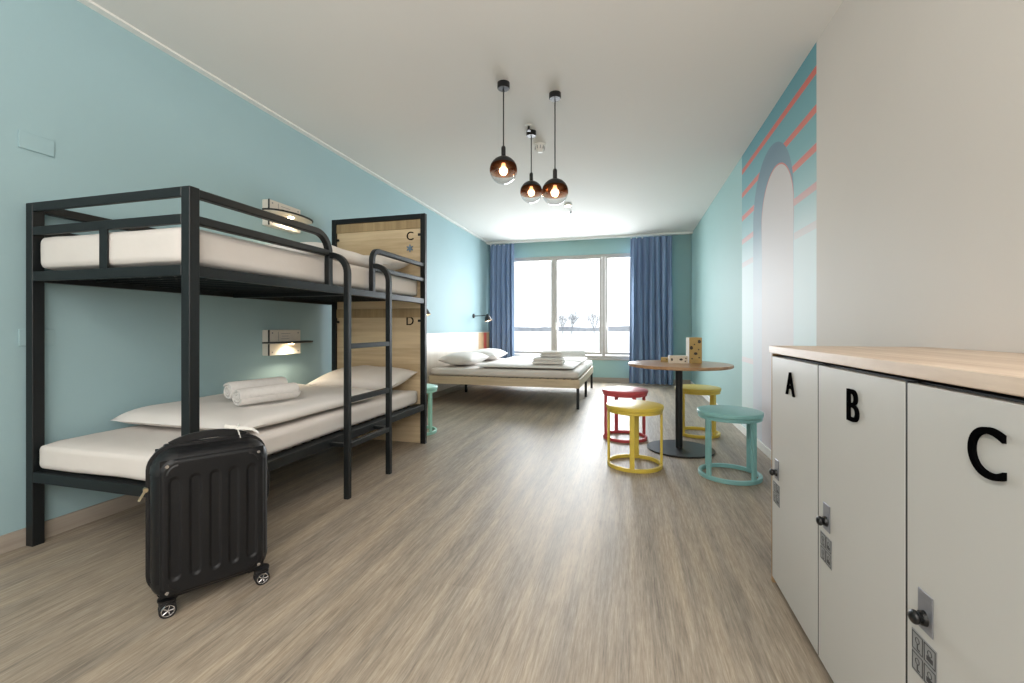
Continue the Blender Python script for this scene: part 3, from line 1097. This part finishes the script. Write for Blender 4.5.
# corner guards with a rivet each
for sx in (1, -1):
    for zz, szn in ((SZ1, 1), (SZ0, -1)):
        xx = x1 if sx > 0 else x0
        n_ = 8
        bm = bmesh.new()
        Rg = 0.078
        pc = (xx - sx * 0.075, zz - szn * 0.075)
        ring_f, ring_b, ring_m = [], [], []
        for i in range(n_ + 1):
            a = PI / 2 * i / n_
            dx, dz = sx * math.cos(a), szn * math.sin(a)
            ring_b.append((pc[0] + dx * Rg, 0.075, pc[1] + dz * Rg))
            ring_m.append((pc[0] + dx * Rg, 0.043, pc[1] + dz * Rg))
            ring_f.append((pc[0] + dx * (Rg - 0.012), 0.008, pc[1] + dz * (Rg - 0.012)))
        ring_i = [(pc[0] + sx * 0.030 * math.cos(PI / 2 * i / n_), -0.0095, pc[1] + szn * 0.030 * math.sin(PI / 2 * i / n_)) for i in range(n_ + 1)]
        ring_j = [(p[0] - sx * 0.002, 0.01, p[2] - szn * 0.002) for p in ring_i]
        R_ = [[bm.verts.new(p) for p in rg] for rg in (ring_b, ring_m, ring_f, ring_i, ring_j)]
        for A, C in zip(R_, R_[1:]):
            for i in range(n_):
                bm.faces.new((A[i], A[i + 1], C[i + 1], C[i]))
        cg = part('corner_guard', bm, 'suit_dark', s, angle=50)
        bm = bmesh.new()
        rx_, rz_ = pc[0] + sx * 0.033, pc[1] + szn * 0.033
        cyl(bm, (rx_, -0.0115, rz_), (rx_, 0.0, rz_), 0.006, n=12)
        part('rivet', bm, 'chrome', cg, label='bright rivet')
# top carry handle and side handle
hy = 0.135
bm = bmesh.new()
hp = [(cx - 0.125 + 0.25 * i / 16, hy, SZ1 + 0.002 + 0.026 * (1 - abs(2 * i / 16 - 1) ** 2.6)) for i in range(17)]
sweep(bm, hp, 0.03, 0.014, up=(0, 1, 0))
for e in (hp[0], hp[-1]):
    box(bm, e[0] - 0.02, e[0] + 0.02, hy - 0.024, hy + 0.024, SZ1 - 0.018, SZ1 + 0.008, bevel=0.005)
hd = part('top_handle', bm, 'suit_dark', s)
bm = bmesh.new()
sweep(bm, [(x1 - 0.002 + 0.03 * (1 - abs(2 * i / 14 - 1) ** 3), 0.165, 0.26 + 0.21 * i / 14) for i in range(15)], 0.02, 0.012, up=(0, 1, 0))
part('side_handle', bm, 'suit_dark', s)
# white paper strip looped on the handle
bm = bmesh.new()
tx = cx + 0.10
tz = SZ1 + 0.025
loop = [(tx + 0.004, hy - 0.019, tz - 0.026), (tx, hy - 0.019, tz - 0.004), (tx - 0.004, hy - 0.016, tz + 0.012), (tx + 0.004, hy, tz + 0.018), (tx + 0.012, hy + 0.018, tz + 0.010), (tx + 0.02, hy + 0.02, tz - 0.02)]
sweep(bm, loop, 0.024, 0.0022, up=(1, 0, 0.2))
sweep(bm, [(tx - 0.012, hy - 0.018, tz + 0.016), (tx + 0.016, hy - 0.02, tz + 0.012), (tx + 0.05, hy - 0.022, tz + 0.003), (tx + 0.072, hy - 0.024, tz - 0.016)], 0.0022, 0.024, up=(0, 1, 0.35))
sweep(bm, [(tx - 0.008, hy - 0.01, tz + 0.018), (tx - 0.03, hy - 0.016, tz + 0.022), (tx - 0.05, hy - 0.014, tz + 0.03)], 0.0022, 0.02, up=(0, 1, 0.6))
part('paper_tag', bm, 'paper', hd, label='white paper luggage strip')
# wheels
for wx, wy, sw in ((x0 + 0.046, 0.030, 0.5), (x1 - 0.024, 0.030, -0.2), (x0 + 0.05, 0.19, 0.9), (x1 - 0.024, 0.185, 0.3)):
    bm = bmesh.new()
    lathe(bm, [(0.030, 0.064), (0.030, 0.058), (0.022, 0.052), (0.018, 0.046)], 18, (wx, wy, 0))
    fx, fy = 0.022 * math.sin(sw), -0.022 * math.cos(sw)
    box(bm, wx - 0.026, wx + 0.026, wy - 0.018, wy + 0.014, 0.034, 0.060, bevel=0.009)
    hs = part('wheel_housing', bm, 'suit_dark', s)
    for o_ in (-1, 1):
        c0 = Vector((wx, wy + o_ * 0.012 - 0.006, 0.027))
        bm = bmesh.new()
        n = 24
        cyl(bm, c0 + Vector((0, -0.006, 0)), c0 + Vector((0, 0.006, 0)), 0.027, n=n)
        part('wheel', bm, 'rubber', hs)
    bm = bmesh.new()
    yh = wy - 0.0255
    ring = [(wx + 0.019 * math.cos(2 * PI * i / 24), yh, 0.027 + 0.019 * math.sin(2 * PI * i / 24)) for i in range(24)]
    sweep(bm, ring, 0.0025, round_n=6, closed=True, up=(0, 1, 0))
    for k in range(5):
        a = 2 * PI * k / 5
        cyl(bm, (wx, yh, 0.027), (wx + 0.017 * math.cos(a), yh, 0.027 + 0.017 * math.sin(a)), 0.0022, n=6)
    cyl(bm, (wx, yh - 0.002, 0.027), (wx, yh + 0.004, 0.027), 0.005, n=12)
    part('hubcap', bm, 'chrome', hs, label='silver spoked hub')

# ------------------------------------------------------------------ lockers with worktop
LXF = 0.567
for nm, ya, yb in (('A', 1.572, 2.032), ('B', 1.119, 1.572), ('C', 0.666, 1.119)):
    lk = thing('locker', 'white locker door marked with a black letter ' + nm, 'locker', ((LXF + XR) / 2, (ya + yb) / 2, 0))
    bm = bmesh.new()
    box(bm, LXF + 0.022, XR - 0.016, ya + 0.001, yb - 0.001, 0.03, 0.938)
    box(bm, LXF + 0.0008, LXF + 0.022, ya + 0.0001, ya + 0.0034, 0.03, 0.938)  # added black strips: the shade of the door gaps put into colour
    box(bm, LXF + 0.0008, LXF + 0.022, yb - 0.0034, yb - 0.0001, 0.03, 0.938)
    part('body', bm, 'locker_gap', lk, smooth=False)
    if nm == 'A':
        part('side_panel', B(LXF + 0.002, XR - 0.016, yb - 0.0009, yb + 0.017, 0.0, 0.947, bevel=0.001, seg=1), 'locker_side', lk, label='oak end panel')
    part('plinth', B(LXF + 0.05, XR - 0.016, ya, yb - 0.001, 0.0, 0.03), 'locker_gap', lk, smooth=False)
    dr = part('door', B(LXF, LXF + 0.019, ya + 0.0036, yb - 0.0036, 0.028, 0.935, bevel=0.0015, seg=1), 'locker_white', lk)
    bm = xf(text_bm(nm, 0.084, 0.006), RZ(-PI / 2))
    xf(bm, T(LXF - 0.003, (yb - 0.222) if nm == 'A' else (yb - 0.229 if nm == 'B' else yb - 0.222), 0.847))
    part('letter', bm, 'black_letter', dr, label='raised black letter')
    part('lock_plate', B(LXF - 0.0025, LXF, yb - 0.088, yb - 0.043, 0.447, 0.526, bevel=0.001, seg=1), 'steel', dr, label='grey lock plate')
    bm = bmesh.new()
    yk, zk = yb - 0.064, 0.474
    cyl(bm, (LXF - 0.0025, yk, zk), (LXF - 0.009, yk, zk), 0.015, 0.0135, n=20)
    cyl(bm, (LXF - 0.009, yk, zk), (LXF - 0.018, yk, zk), 0.0105, 0.0115, n=20)
    bmesh.ops.create_uvsphere(bm, u_segments=20, v_segments=12, radius=0.0135, matrix=T(LXF - 0.0185, yk, zk) @ Matrix.Diagonal((0.7, 1, 1, 1)))
    part('lock_knob', bm, 'lamp_black', dr, label='black turn knob')
    lb = part('notice', B(LXF - 0.0015, LXF, yb - 0.098, yb - 0.022, 0.345, 0.43, bevel=0.0005, seg=1), 'sign_grey', dr, label='small grey instruction label')
    # pictograms: four framed little drawings of a key, a padlock, a coin and an arrow
    bm = bmesh.new()
    xs = LXF - 0.0022
    for ci, (py, pz) in enumerate(((yb - 0.041, 0.409), (yb - 0.079, 0.409), (yb - 0.041, 0.367), (yb - 0.079, 0.367))):
        for a, b_, c, d in ((-0.017, 0.017, 0.0165, 0.018), (-0.017, 0.017, -0.018, -0.0165), (-0.017, -0.0155, -0.018, 0.018), (0.0155, 0.017, -0.018, 0.018)):
            box(bm, xs, xs + 0.0007, py + a, py + b_, pz + c, pz + d)
        ring = [(xs + 0.0004, py + 0.006 * math.cos(2 * PI * i / 14), pz + 0.004 + 0.006 * math.sin(2 * PI * i / 14)) for i in range(14)]
        sweep(bm, ring, 0.0012, 0.0008, closed=True, up=(1, 0, 0))
        if ci % 2:
            box(bm, xs, xs + 0.0007, py - 0.009, py + 0.009, pz - 0.012, pz - 0.003)
        else:
            box(bm, xs, xs + 0.0007, py - 0.0012, py + 0.0012, pz - 0.014, pz - 0.002)
            box(bm, xs, xs + 0.0007, py - 0.007, py, pz - 0.014, pz - 0.0115)
    part('pictogram', bm, 'ink', lb, smooth=False, label='small line drawings')
bm = B(LXF - 0.006, XR - 0.001, 0.60, 2.052, 0.948, 0.978, bevel=0.002, seg=1)
solo('worktop', bm, 'top_wood', 'light oak worktop lying on the white lockers', 'worktop', (0.83, 1.33, 0.948))


# ------------------------------------------------------------------ round table and stools
TX, TY = 0.412, 4.07
t = thing('round_table', 'round wooden table on a black disc foot between the stools', 'table', (TX, TY, 0))
bm = bmesh.new(); lathe(bm, [(0.412, 0.717), (0.422, 0.719), (0.428, 0.725), (0.428, 0.739), (0.425, 0.744)], 72, (TX, TY, 0))
part('table_top', bm, 'table_wood', t)
bm = bmesh.new(); lathe(bm, [(0.276, 0.0), (0.278, 0.003), (0.278, 0.009), (0.274, 0.013)], 64, (TX + 0.01, TY - 0.01, 0))
part('foot_plate', bm, 'lamp_black', t)
bm = bmesh.new(); lathe(bm, [(0.030, 0.0131), (0.030, 0.70), (0.030, 0.7165)], 28, (TX, TY, 0)); lathe(bm, [(0.12, 0.708), (0.12, 0.7168)], 28, (TX, TY, 0))
part('column', bm, 'black_metal', t)


def make_stool(label, mat, x, y, rot, group='round metal stools'):
    st = thing('round_stool', label, 'stool', (x, y, 0), group=group, rotz=rot, local=True)
    bm = bmesh.new()
    lathe(bm, [(0.206, 0.436), (0.211, 0.438), (0.214, 0.442), (0.214, 0.461), (0.211, 0.466), (0.205, 0.468)], 56)
    part('seat', bm, mat, st)
    bm = bmesh.new()
    ring = [(0.196 * math.cos(2 * PI * i / 56), 0.196 * math.sin(2 * PI * i / 56), 0.4245) for i in range(56)]
    sweep(bm, ring, 0.020, 0.022, closed=True)
    part('seat_ring', bm, mat, st)
    bm = bmesh.new()
    ring = [(0.196 * math.cos(2 * PI * i / 56), 0.196 * math.sin(2 * PI * i / 56), 0.014) for i in range(56)]
    sweep(bm, ring, 0.022, 0.028, closed=True)
    part('foot_ring', bm, mat, st)
    for k in range(4):
        a = k * PI / 2
        bm = B(-0.017, 0.017, -0.009, 0.009, 0.0285, 0.413, bevel=0.002, seg=1)
        xf(bm, T(0.196 * math.cos(a), 0.196 * math.sin(a), 0) @ RZ(a + PI / 2))
        part('leg', bm, mat, st)
    return st


def view_rot(x, y, th):
    return math.atan2(y, x) + math.radians(th)


make_stool('teal round metal stool closest to the lockers', 'teal', 0.685, 3.425, view_rot(0.685, 3.425, 49))
make_stool('yellow round metal stool in front of the red one', 'yellow', 0.034, 3.505, view_rot(0.034, 3.505, -5))
make_stool('coral red round metal stool behind the yellow one', 'red', -0.047, 4.35, view_rot(-0.05, 4.35, 25))
make_stool('yellow round metal stool behind the table column', 'yellow', 0.65, 4.70, view_rot(0.65, 4.70, 48))
make_stool('mint green round metal stool beside the bunk bed head end', 'mint', -2.085, 4.03, view_rot(-2.075, 4.0, 45))

# printed boxes on the table
def card_box(name, label, mat, x, y, z, w, d, h, rot, blots, side=None, cat='card box'):
    b_ = thing(name, label, cat, (x, y, z), rotz=rot, local=True)
    part('carton', B(-w / 2, w / 2, -d / 2, d / 2, 0, h, bevel=0.0015, seg=1), [mat], b_)
    if side:
        part('side_face', B(-w / 2 - 0.0012, -w / 2 - 0.0002, -d / 2 + 0.001, d / 2 - 0.001, 0.001, h - 0.001), side, b_, label='white side')
    for (u, v, r, asp) in blots:
        bm = bmesh.new()
        n = 12
        vs = [bm.verts.new((u + r * math.cos(2 * PI * i / n) * (1 + 0.2 * math.sin(3 * i)), -d / 2 - 0.0012, v + asp * r * math.sin(2 * PI * i / n))) for i in range(n)]
        v2 = [bm.verts.new((q.co.x, -d / 2 - 0.0001, q.co.z)) for q in vs]
        bm.faces.new(vs)
        for i in range(n):
            j = (i + 1) % n
            bm.faces.new((vs[i], vs[j], v2[j], v2[i]))
        part('printed_spot', bm, 'card_dark', b_, label='dark printed spot', smooth=False)


card_box('tall_carton', 'tall ochre carton with dark spots standing on the table', 'card_ochre', 0.545, 4.16, 0.7445, 0.105, 0.11, 0.225, 0.12,
         [(0.03, 0.19, 0.013, 1.2), (-0.035, 0.135, 0.013, 1.3), (0.0, 0.085, 0.015, 0.8), (-0.01, 0.165, 0.006, 1), (0.025, 0.12, 0.006, 1), (0.03, 0.05, 0.008, 0.7), (-0.03, 0.04, 0.007, 0.9)], side='paper', cat='carton')
card_box('small_box', 'small pale printed box lying in front of the tall carton', 'card_pale', 0.405, 4.10, 0.7445, 0.15, 0.09, 0.065, 0.05,
         [(-0.055, 0.034, 0.008, 1.6), (0.02, 0.035, 0.014, 0.7), (0.055, 0.02, 0.006, 1.0), (0.06, 0.045, 0.006, 1)])
card_box('flat_box', 'flat tan box at the far side of the table top', 'card_ochre', 0.325, 4.26, 0.7445, 0.10, 0.07, 0.040, -0.1,
         [(0.0, 0.02, 0.006, 0.8), (0.03, 0.025, 0.004, 1)])


# ------------------------------------------------------------------ pendant lamps
def pendant(label, x, y, zg, r=0.098):
    p = thing('pendant_lamp', label, 'pendant lamp', (x, y, zg), group='globe pendant lamps', local=True)
    H = ZC - zg
    bm = bmesh.new(); lathe(bm, [(0.041, H - 0.042), (0.044, H - 0.038), (0.044, H)], 28); part('ceiling_cup', bm, 'lamp_black', p)
    bm = bmesh.new(); cyl(bm, (0, 0, r + 0.07), (0, 0, H - 0.04), 0.0045, n=10); part('cord', bm, 'cord', p)
    bm = bmesh.new(); lathe(bm, [(0.016, r - 0.012), (0.016, r + 0.062), (0.012, r + 0.072)], 20); part('holder', bm, 'lamp_black', p)
    bm = bmesh.new()

    def band(z0, z1, n=10, rr=r):
        out = []
        for i in range(n + 1):
            z = z0 + (z1 - z0) * i / n
            out.append((max(0.0004, math.sqrt(max(0, rr * rr - z * z))), z))
        return out
    lathe(bm, band(0.0385, r * 0.995, 14), 40, cap0=False); part('globe_cap', bm, 'lamp_black', p, label='black upper glass')
    bm = bmesh.new(); lathe(bm, band(-0.022, 0.0385, 8), 40, cap0=False, cap1=False); part('globe_band', bm, 'globe_copper', p, label='copper tinted glass band')
    bm = bmesh.new(); lathe(bm, band(-r * 0.999, -0.022, 14), 40, cap0=True, cap1=False); part('globe_bowl', bm, 'globe_clear', p, label='clear glass bowl')
    bm = bmesh.new(); lathe(bm, [(0.004, -0.034), (0.016, -0.031), (0.026, -0.020), (0.030, -0.004), (0.026, 0.012), (0.015, 0.026), (0.012, 0.05)], 20)
    part('bulb', bm, 'bulb', p, label='glowing warm bulb')
    d = bpy.data.lights.new('pendant_bulb_light', 'POINT')
    d.energy = 3.0
    d.color = (1.0, 0.72, 0.42)
    d.shadow_soft_size = 0.03
    o = bpy.data.objects.new('pendant_bulb_light', d)
    o.location = (x, y, zg - 0.06)
    COL.objects.link(o)


pendant('leftmost globe pendant with smoked copper glass', -0.872, 3.01, 2.178)
pendant('middle globe pendant, the farthest of the three', -0.848, 3.815, 2.262)
pendant('rightmost globe pendant with smoked copper glass', -0.540, 3.243, 2.066)

# small devices on the ceiling
sd = thing('smoke_detector', 'white smoke detector on the ceiling behind the pendants', 'smoke detector', (-0.83, 4.11, ZC), local=True)
bm = bmesh.new(); lathe(bm, [(0.052, -0.014), (0.056, -0.010), (0.056, 0.0)], 28); part('mount', bm, 'trim_white', sd)
bm = bmesh.new(); lathe(bm, [(0.018, -0.075), (0.028, -0.070), (0.034, -0.052), (0.045, -0.04), (0.047, -0.0142)], 28); part('sensor_dome', bm, 'trim_white', sd)
bm = bmesh.new()
for k in range(10):
    a = 2 * PI * k / 10
    box(bm, -0.003, 0.003, -0.003, 0.003, -0.048, -0.020)
    xf_v = bm.verts[:][-8:]
    for v in xf_v:
        v.co = RZ(a) @ (v.co + Vector((0.0455, 0, 0)))
part('vent_bars', bm, 'sign_grey', sd)
for (nm, lab, x, y) in (('sprinkler', 'small dark sprinkler head just behind the middle pendant cup', -0.845, 3.70), ('sprinkler', 'small sprinkler head on the ceiling toward the window', -0.85, 6.55)):
    sp = thing(nm, lab, 'sprinkler', (x, y, ZC), local=True)
    bm = bmesh.new(); lathe(bm, [(0.03, -0.004), (0.032, 0.0)], 24); part('collar', bm, 'trim_white', sp)
    bm = bmesh.new(); lathe(bm, [(0.010, -0.035), (0.010, -0.0041)], 14); lathe(bm, [(0.018, -0.046), (0.018, -0.043)], 18)
    for sx in (-1, 1):
        cyl(bm, (sx * 0.009, 0, -0.03), (sx * 0.009, 0, -0.0435), 0.002, n=6)
    part('nozzle', bm, 'lamp_black', sp)
dl = thing('downlight', 'small lit spot on the ceiling right of the rightmost pendant', 'ceiling spot', (-0.843, 6.17, ZC), local=True)
bm = bmesh.new(); lathe(bm, [(0.05, -0.028), (0.055, -0.022), (0.055, 0.0)], 24); part('housing', bm, 'trim_white', dl)
bm = bmesh.new(); lathe(bm, [(0.04, -0.0305), (0.04, -0.0285)], 24); part('lens', bm, 'led', dl, label='lit lens')

# ------------------------------------------------------------------ double bed at the window end
DX0, DX1, DY0, DY1 = -2.74, -0.625, 5.67, 7.86
DM = 6.775
db = thing('double_bed', 'wide pale oak bed on slim black legs under the window', 'bed', (-1.68, DM, 0))
part('side_board', B(DX0, DX1, DY0, DY0 + 0.03, 0.275, 0.385, bevel=0.004), 'dbl_wood', db)
part('side_board', B(DX0, DX1, DY1 - 0.03, DY1, 0.275, 0.385, bevel=0.004), 'dbl_wood', db)
part('foot_board', B(DX1 - 0.03, DX1, DY0 + 0.03, DY1 - 0.03, 0.275, 0.385, bevel=0.004), 'dbl_wood', db)
part('middle_beam', B(DX0, DX1 - 0.03, DM - 0.03, DM + 0.03, 0.24, 0.325, bevel=0.003), 'black_metal', db)
bm = bmesh.new()
for k in range(18):
    x = DX0 + 0.06 + k * (DX1 - DX0 - 0.16) / 17
    box(bm, x - 0.03, x + 0.03, DY0 + 0.03, DY1 - 0.03, 0.326, 0.338)
part('slats', bm, 'dbl_wood', db, smooth=False)
for x in (DX1 - 0.045, DX0 + 0.12):
    for y in (DY0 + 0.03, DM - 0.018, DY1 - 0.06):
        if x < -2 and y < 6:
            continue  # that corner hangs on the headboard
        part('leg', B(x, x + 0.036, y, y + 0.036, 0, 0.275 if y != DM - 0.018 else 0.24, bevel=0.003), 'black_metal', db)
for i, (ya, yb, lb) in enumerate(((DY0 + 0.01, DM - 0.008, 'nearer white mattress on the wide oak bed'), (DM + 0.008, DY1 - 0.01, 'white mattress on the window side of the oak bed'))):
    mattress('mattress', lb, DX0 + 0.01, DX1 - 0.01, ya, yb, 0.387, 0.495, 6 + i, r=0.045)
duvet('folded_duvet', 'white duvet spread on the nearer half of the oak bed', -2.05, -0.72, DY0 + 0.04, DM - 0.03, 0.507, 0.055, 11)
duvet('folded_duvet', 'white duvet spread on the window half of the oak bed', -2.05, -0.72, DM + 0.03, DY1 - 0.06, 0.507, 0.055, 12)
pillow('white pillow leaning at the nearer end of the long headboard', 0.52, 0.84, 0.19, (-2.40, 6.18, 0.60), 0, 0, 4)
pillow('white pillow at the red striped end of the headboard', 0.52, 0.84, 0.19, (-2.40, 7.28, 0.60), 0, 0, 5)


def folded_towel(label, x, y, z, w, d, h, rot, seed):
    bm = bmesh.new()
    layers = 2
    lh = h / layers
    for k in range(layers):
        q = rbox(w * (1 - 0.05 * k), d * (1 - 0.06 * k), lh * 1.06, lh * 0.53, n=14, rz=lh * 0.53)
        wrinkle(q, 0.006, 8, seed + k)
        for v in q.verts:  # the pile sags towards its edges
            v.co.z -= 0.10 * lh * ((2 * v.co.x / w) ** 2 + (2 * v.co.y / d) ** 2)
        xf(q, T(0.006 * k, -0.004 * k, lh * (k + 0.58)))
        me = bpy.data.meshes.new('tmp'); q.to_mesh(me); q.free(); bm.from_mesh(me); bpy.data.meshes.remove(me)
    return solo('folded_towel', bm, 'towel', label, 'towel', (x, y, z), local=True, rot=(0, 0, rot), angle=80)


folded_towel('lower folded white towel on the nearer duvet', -1.07, 5.92, 0.570, 0.42, 0.30, 0.085, 0.05, 1)
folded_towel('smaller white towel folded on top of the lower one', -1.04, 5.93, 0.666, 0.30, 0.22, 0.07, 0.2, 4)
towel_roll('white rolled towel on the window side duvet of the oak bed', 0.06, 0.50, (-0.93, 6.92, 0.640), PI / 2 + 0.25, 5)

hb = thing('long_headboard', 'long pale laminate headboard along the left wall with a red stripe', 'headboard', (XL, 7.1, 0))
part('board', B(XL + 0.015, XL + 0.05, 5.35, 7.90, 0.1, 0.965, bevel=0.003), 'hb_wood', hb)
part('end_strip', B(XL + 0.015, XL + 0.05, 7.902, 8.20, 0.1, 0.965, bevel=0.003), 'hb_tan', hb, label='tan wooden strip')
part('end_strip', B(XL + 0.015, XL + 0.05, 8.202, 8.38, 0.1, 0.965, bevel=0.003), 'hb_red', hb, label='coral red strip')
part('end_strip', B(XL + 0.015, XL + 0.05, 8.382, 8.56, 0.1, 0.965, bevel=0.003), 'hb_tan', hb, label='tan wooden strip')
part('top_cap', B(XL + 0.012, XL + 0.058, 5.34, 8.57, 0.9655, 0.978, bevel=0.002), 'hb_wood', hb)


def wall_lamp(label, y, z, reach, drop):
    l = thing('wall_lamp', label, 'wall lamp', (XL, y, z), group='black wall lamps over the long headboard', local=True)
    bm = bmesh.new(); cyl(bm, (0.0, 0, 0), (0.022, 0, 0), 0.045, 0.04, n=24); part('wall_plate', bm, 'lamp_black', l)
    bm = bmesh.new(); cyl(bm, (0.022, 0, 0.0), (reach, 0, 0.008), 0.008, n=10)
    bmesh.ops.create_uvsphere(bm, u_segments=12, v_segments=8, radius=0.016, matrix=T(reach, 0, 0.008))
    part('arm', bm, 'lamp_black', l)
    bm = bmesh.new()
    prof = [(0.012, 0.03), (0.026, 0.02), (0.04, -0.005), (0.055, -0.035), (0.072, -0.095)]
    lathe(bm, prof, 28, cap1=False)
    xf(bm, T(reach + 0.012, 0, 0) @ RY(-0.25))
    sh = part('shade', bm, 'lamp_black', l)
    bm = bmesh.new()
    lathe(bm, [(0.036, -0.01), (0.05, -0.037), (0.069, -0.0945)], 28, cap0=True, cap1=False)
    xf(bm, T(reach + 0.012, 0, 0) @ RY(-0.25))
    part('shade_lining', bm, 'shade_white', sh, label='white lining')
    bm = bmesh.new()
    bmesh.ops.create_uvsphere(bm, u_segments=16, v_segments=10, radius=0.03)
    xf(bm, T(reach + 0.012, 0, 0) @ RY(-0.25) @ T(0, 0, -0.07))
    part('bulb', bm, 'bulb', sh, label='lit bulb')


wall_lamp('black wall lamp above the red striped end of the headboard', 7.74, 1.28, 0.26, 0)
wall_lamp('black wall lamp half hidden by the bunk bed head post', 5.25, 1.31, 0.21, 0)

# ------------------------------------------------------------------ curtains
struct('trim_3', B(XL + 0.001, XR - 0.001, 8.50, 8.60, ZC - 0.03, ZC - 0.0005, bevel=0.004), 'trim_white', 'white curtain track on the ceiling by the window', 'curtain track')


def curtain(label, x0, x1, z0, z1, folds, flare, seed):
    bm = bmesh.new()
    nx, nz = folds * 14, 24
    front, back = {}, {}
    for j in range(nz + 1):
        v = j / nz
        z = z1 + (z0 - z1) * v
        for i in range(nx + 1):
            u = i / nx
            cxm = (x0 + x1) / 2
            wv = (x1 - x0) * (1 + flare * v)
            ph = 2 * PI * folds * u
            nz_ = noise.noise(Vector((u * 5 + seed, v * 1.2, seed)))
            amp = 0.046 + 0.014 * v + 0.022 * nz_
            if v < 0.06:
                amp *= 0.55 + 7 * v
            y = 8.53 + amp * math.sin(ph + 1.3 * nz_) + 0.012 * math.sin(2.1 * ph + seed)
            x = cxm + (u - 0.5) * wv + 0.010 * math.sin(ph * 2 + 0.7) + 0.012 * noise.noise(Vector((u * 9, v * 2.2, seed + 3)))
            front[(i, j)] = bm.verts.new((x, y, z))
            back[(i, j)] = bm.verts.new((x, y + 0.004, z))
    for j in range(nz):
        for i in range(nx):
            bm.faces.new((front[(i, j)], front[(i + 1, j)], front[(i + 1, j + 1)], front[(i, j + 1)]))
            bm.faces.new((back[(i, j)], back[(i, j + 1)], back[(i + 1, j + 1)], back[(i + 1, j)]))
    for j in range(nz):
        for i in (0, nx):
            bm.faces.new((front[(i, j)], front[(i, j + 1)], back[(i, j + 1)], back[(i, j)]))
    for i in range(nx):
        for j in (0, nz):
            bm.faces.new((front[(i, j)], front[(i + 1, j)], back[(i + 1, j)], back[(i, j)]))
    t_ = thing('curtain', label, 'curtain', ((x0 + x1) / 2, 8.53, z0), group='blue window curtains')
    part('cloth', bm, 'curtain', t_, angle=80)
    bm = bmesh.new()
    for k in range(folds + 1):
        xx = x0 + 0.02 + (x1 - x0 - 0.04) * k / folds
        box(bm, xx - 0.008, xx + 0.008, 8.525, 8.537, z1 - 0.02, ZC - 0.0305)
    part('runners', bm, 'trim_white', t_)


curtain('blue pleated curtain at the left of the window behind the bed', -2.76, -2.25, 0.02, 2.745, 5, 0.02, 1.0)
curtain('blue pleated curtain at the right of the window behind the table', 0.0, 0.74, 0.02, 2.745, 7, 0.06, 2.0)

# ------------------------------------------------------------------ outside the window
struct('ground_outside', B(-400, 400, YB + 1.0, 700, -0.75, -0.6), 'snow', 'white snowy field outside', 'ground')
bm = bmesh.new()
prev = None
n = 160
for i in range(n + 1):
    x = -260 + 420 * i / n
    hgt = 2.3 + 1.3 * noise.noise(Vector((x * 0.06, 1.3, 0))) + 0.7 * noise.noise(Vector((x * 0.31, 4.1, 0)))
    col = [bm.verts.new((x, 247 + 2 * noise.noise(Vector((x * 0.1, 9, 0))), -0.6)), bm.verts.new((x, 247.5, -0.6 + hgt)), bm.verts.new((x, 250.5, -0.6 + hgt * 0.95)), bm.verts.new((x, 251, -0.6))]
    if prev:
        for a in range(3):
            bm.faces.new((prev[a], col[a], col[a + 1], prev[a + 1]))
    prev = col
solo('distant_hedge', bm, 'far_trees', 'faint grey hedge line across the snowy field', 'hedge', (0, 249, -0.6), kind='stuff')


def bare_tree(label, x, y, h, seed):
    rnd = random.Random(seed)
    bm = bmesh.new()

    def grow(p, d, L, r, lev):
        q = p + d * L
        cyl(bm, p, q, r, r * 0.75, n=5 if lev < 2 else 4, caps=False)
        if lev >= 4:
            return
        for k in range(3 if lev else 6):
            a = rnd.uniform(0, 2 * PI)
            s_ = rnd.uniform(0.25, 0.7)
            o = Vector((math.cos(a), math.sin(a), 0))
            nd = (d + o * s_ + Vector((0, 0, 0.15))).normalized()
            grow(p + d * L * rnd.uniform(0.6, 1.0), nd, L * (rnd.uniform(0.6, 0.8) if lev else rnd.uniform(1.2, 1.7)), r * 0.66, lev + 1)
    grow(Vector((0, 0, 0)), Vector((0, 0, 1)), h * 0.17, h * 0.014, 0)
    solo('bare_tree', bm, 'bark', label, 'tree', (x, y, -0.6), group='bare trees across the field', local=True, smooth=False)


for (x, h, sd_, lb) in ((-17.0, 10.0, 3, 'bare winter tree seen through the middle pane, tallest one'), (-10.5, 9.0, 5, 'bare winter tree beside the tallest through the middle pane'),
                        (-20.5, 8.0, 8, 'low bare winter tree at the left of the middle pane'), (-24.5, 6.0, 13, 'bare winter tree by the edge of the left pane')):
    bare_tree(lb, x, 130 + sd_, h, sd_)
